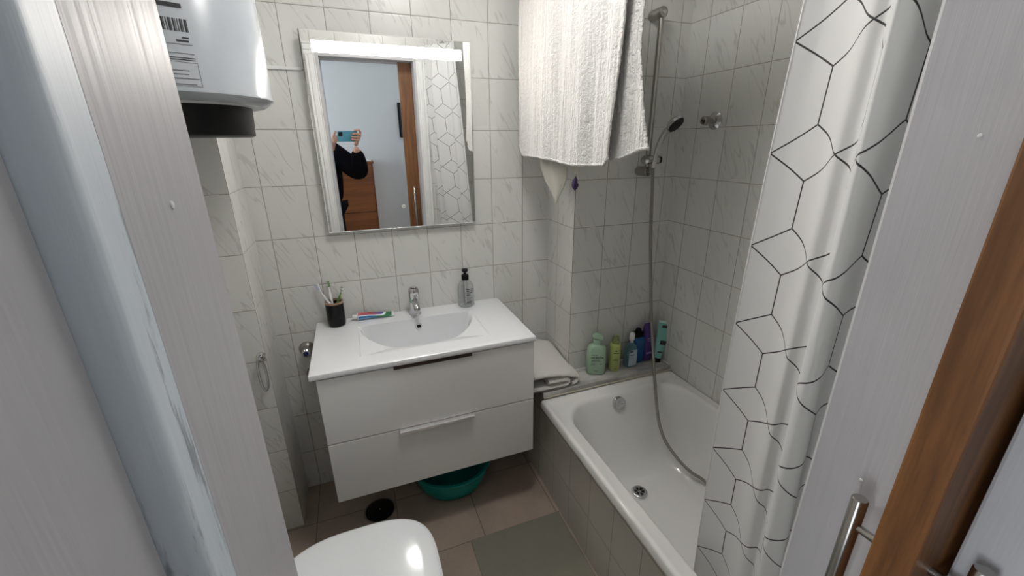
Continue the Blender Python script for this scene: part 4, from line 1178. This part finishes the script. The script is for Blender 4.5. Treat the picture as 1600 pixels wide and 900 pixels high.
# head
HC = Vector((-.790, -2.105, 1.600)); HM = Matrix.Rotation(math.radians(-24), 3, 'Z') @ Matrix.Rotation(math.radians(-4), 3, 'X')
hb_ = bmesh.new(); bmesh.ops.create_uvsphere(hb_, u_segments=40, v_segments=28, radius=1)
def gauss(p, c, s): return math.exp(-((p-Vector(c)).length/s)**2)
for v in hb_.verts:
    p = v.co.copy()
    q = Vector((p.x*.074, p.y*.094, p.z*.115))
    if p.z < 0:                                    # jaw
        q.x *= 1 + .26*p.z; q.y *= 1 + .10*p.z
    if p.y > .2:
        q.y += .022*gauss(p, (0, 1, -.12), .22) + .010*gauss(p, (0, .95, .12), .14)   # nose
        q.y -= .010*(gauss(p, (.36, .9, .12), .22) + gauss(p, (-.36, .9, .12), .22))   # eye sockets
        q.y += .005*gauss(p, (0, .9, -.46), .18) + .006*gauss(p, (0, .75, -.8), .25)    # lips, chin
        q.y -= .004*gauss(p, (0, .9, -.56), .08)
    for sx in (-1, 1): q.x += sx*.012*gauss(p, (sx, -.05, -.05), .20)                # ears
    v.co = HC + HM @ q
me = bpy.data.meshes.new('h'); hb_.to_mesh(me); body.from_mesh(me)
bo = obj('body', body, M_skin, person, smooth=180)
for sx in (-1, 1):
    obj('eye', ellipsoid(HC + HM @ Vector((sx*.028, .080, .014)), .011, .009, .010), plain('eye_white', (.7, .7, .68), .2), person, smooth=180)
def cap(p): return p
hr = bmesh.new(); bmesh.ops.create_uvsphere(hr, u_segments=36, v_segments=24, radius=1)
dele = []
for v in hr.verts:
    p = v.co.copy()
    if (p.y > .35 and p.z < .50) or p.z < -.45 or (p.y > -.1 and p.z < -.1): dele.append(v)
    v.co = HC + HM @ Vector((p.x*.083, p.y*.102-.004, p.z*.122+.006))
bmesh.ops.delete(hr, geom=dele, context='VERTS')
o = obj('hair', hr, M_hair, person, smooth=180, label='dark short hair'); md = o.modifiers.new('t', 'SOLIDIFY'); md.thickness = .010; md.offset = 1
# jacket
JV = [J['pel'], J['wst'], J['chs'], (-.822, -2.148, 1.425), J['rs'], J['re'], tuple(Vector(J['re']).lerp(Vector(J['rw']), .90)), J['ls'], J['le'], tuple(Vector(J['le']).lerp(Vector(J['lw']), .90))]
jm = skin(JV, [(0, 1), (1, 2), (2, 3), (2, 4), (4, 5), (5, 6), (2, 7), (7, 8), (8, 9)], [(.185, .135), (.180, .130), (.180, .130), (.070, .065), .098, .088, .048, .098, .088, .048], 0)
jb = bmesh.new(); jb.from_mesh(jm); obj('jacket', jb, M_cloth, person, smooth=180, label='loose black jacket')
tm = skin([J['pel'], J['rh'], J['rk'], J['ra'], J['lh'], J['lk'], J['la']], [(0, 1), (1, 2), (2, 3), (0, 4), (4, 5), (5, 6)], [(.165, .13), .108, .080, .062, .108, .080, .062], 0)
jb = bmesh.new(); jb.from_mesh(tm); obj('trousers', jb, M_cloth, person, smooth=180, label='black trousers')
for s_, a, t_ in ((1, 'ra', 'rt'), (-1, 'la', 'lt')):
    A_, T_ = Vector(J[a]), Vector(J[t_])
    bm = loft([sring(A_.x + (T_.x-A_.x)*k, 0, 0, 1, 1, 2.4, 20) for k in (0,)]) if False else bmesh.new()
    rr = []
    for k, hw2, hh2 in ((-.045, .030, .035), (-.02, .042, .050), (.05, .045, .048), (.12, .048, .034), (.18, .040, .024), (.205, .018, .012)):
        rr.append([Vector((A_.x + (T_.x-A_.x)*k/.12 + hw2*math.cos(t), A_.y + k, max(.001, hh2 + hh2*math.sin(t)))) for t in [2*PI*i/20 for i in range(20)]])
    obj('shoe', loft(rr), M_black, person, smooth=60)

# ================================================================ LIGHTS
w = bpy.data.worlds.new('World'); bpy.context.scene.world = w; w.use_nodes = True
nt = w.node_tree; bg = nt.nodes['Background']
sky = nt.nodes.new('ShaderNodeTexSky'); sky.sky_type = 'HOSEK_WILKIE'; sky.sun_direction = (.3, .8, .5); sky.turbidity = 4
nt.links.new(sky.outputs[0], bg.inputs[0]); bg.inputs[1].default_value = .6
def area(name, loc, rot, sx, sy, power, col):
    l = bpy.data.lights.new(name, 'AREA'); l.shape = 'RECTANGLE'; l.size = sx; l.size_y = sy; l.energy = power; l.color = col
    o = bpy.data.objects.new(name, l); C.objects.link(o); o.location = loc; o.rotation_euler = rot; return o
area('window_daylight', (-2.62, -2.325, 1.425), (0, -PI/2, 0), 1.3, .9, 19, (.88, .94, 1.0))
# unseen lamp added on the hall ceiling to brighten the hall
hl = thing('hall_fill_lamp', 'added unseen round lamp on the hall ceiling that brightens the hall', 'ceiling lamp', (.55, -2.3, 2.5))
obj('lamp_base', lathe([(.12, 0), (.12, .02)], (.55, -2.3, 2.5), (0, 0, -1), 32), M_white, hl, smooth=40)
obj('lamp_glass', lathe([(.10, .02), (.10, .04), (.05, .065), (.0, .07)], (.55, -2.3, 2.5), (0, 0, -1), 32), emis('hall_fill_glow', (.94, .97, 1.0), 11), hl, smooth=50)

# ================================================================ CAMERA
cam = bpy.data.cameras.new('camera'); co = bpy.data.objects.new('camera', cam); C.objects.link(co)
F = 646.7352
cam.sensor_fit = 'HORIZONTAL'; cam.sensor_width = 36; cam.lens = F/1600*36; cam.clip_start = .01; cam.clip_end = 50
M4 = Matrix.Identity(4)
for r in range(3):
    M4[r][0] = MR[r][0]; M4[r][1] = MR[r][2]; M4[r][2] = -MR[r][1]; M4[r][3] = CAM[r]
co.matrix_world = M4
sc = bpy.context.scene; sc.camera = co
sc.view_settings.view_transform = 'Standard'; sc.view_settings.look = 'None'; sc.view_settings.gamma = 1
sc.view_settings.exposure = 1.10; sc.view_settings.use_curve_mapping = False
sc.cycles.max_bounces = 12; sc.cycles.transmission_bounces = 8; sc.cycles.glossy_bounces = 6
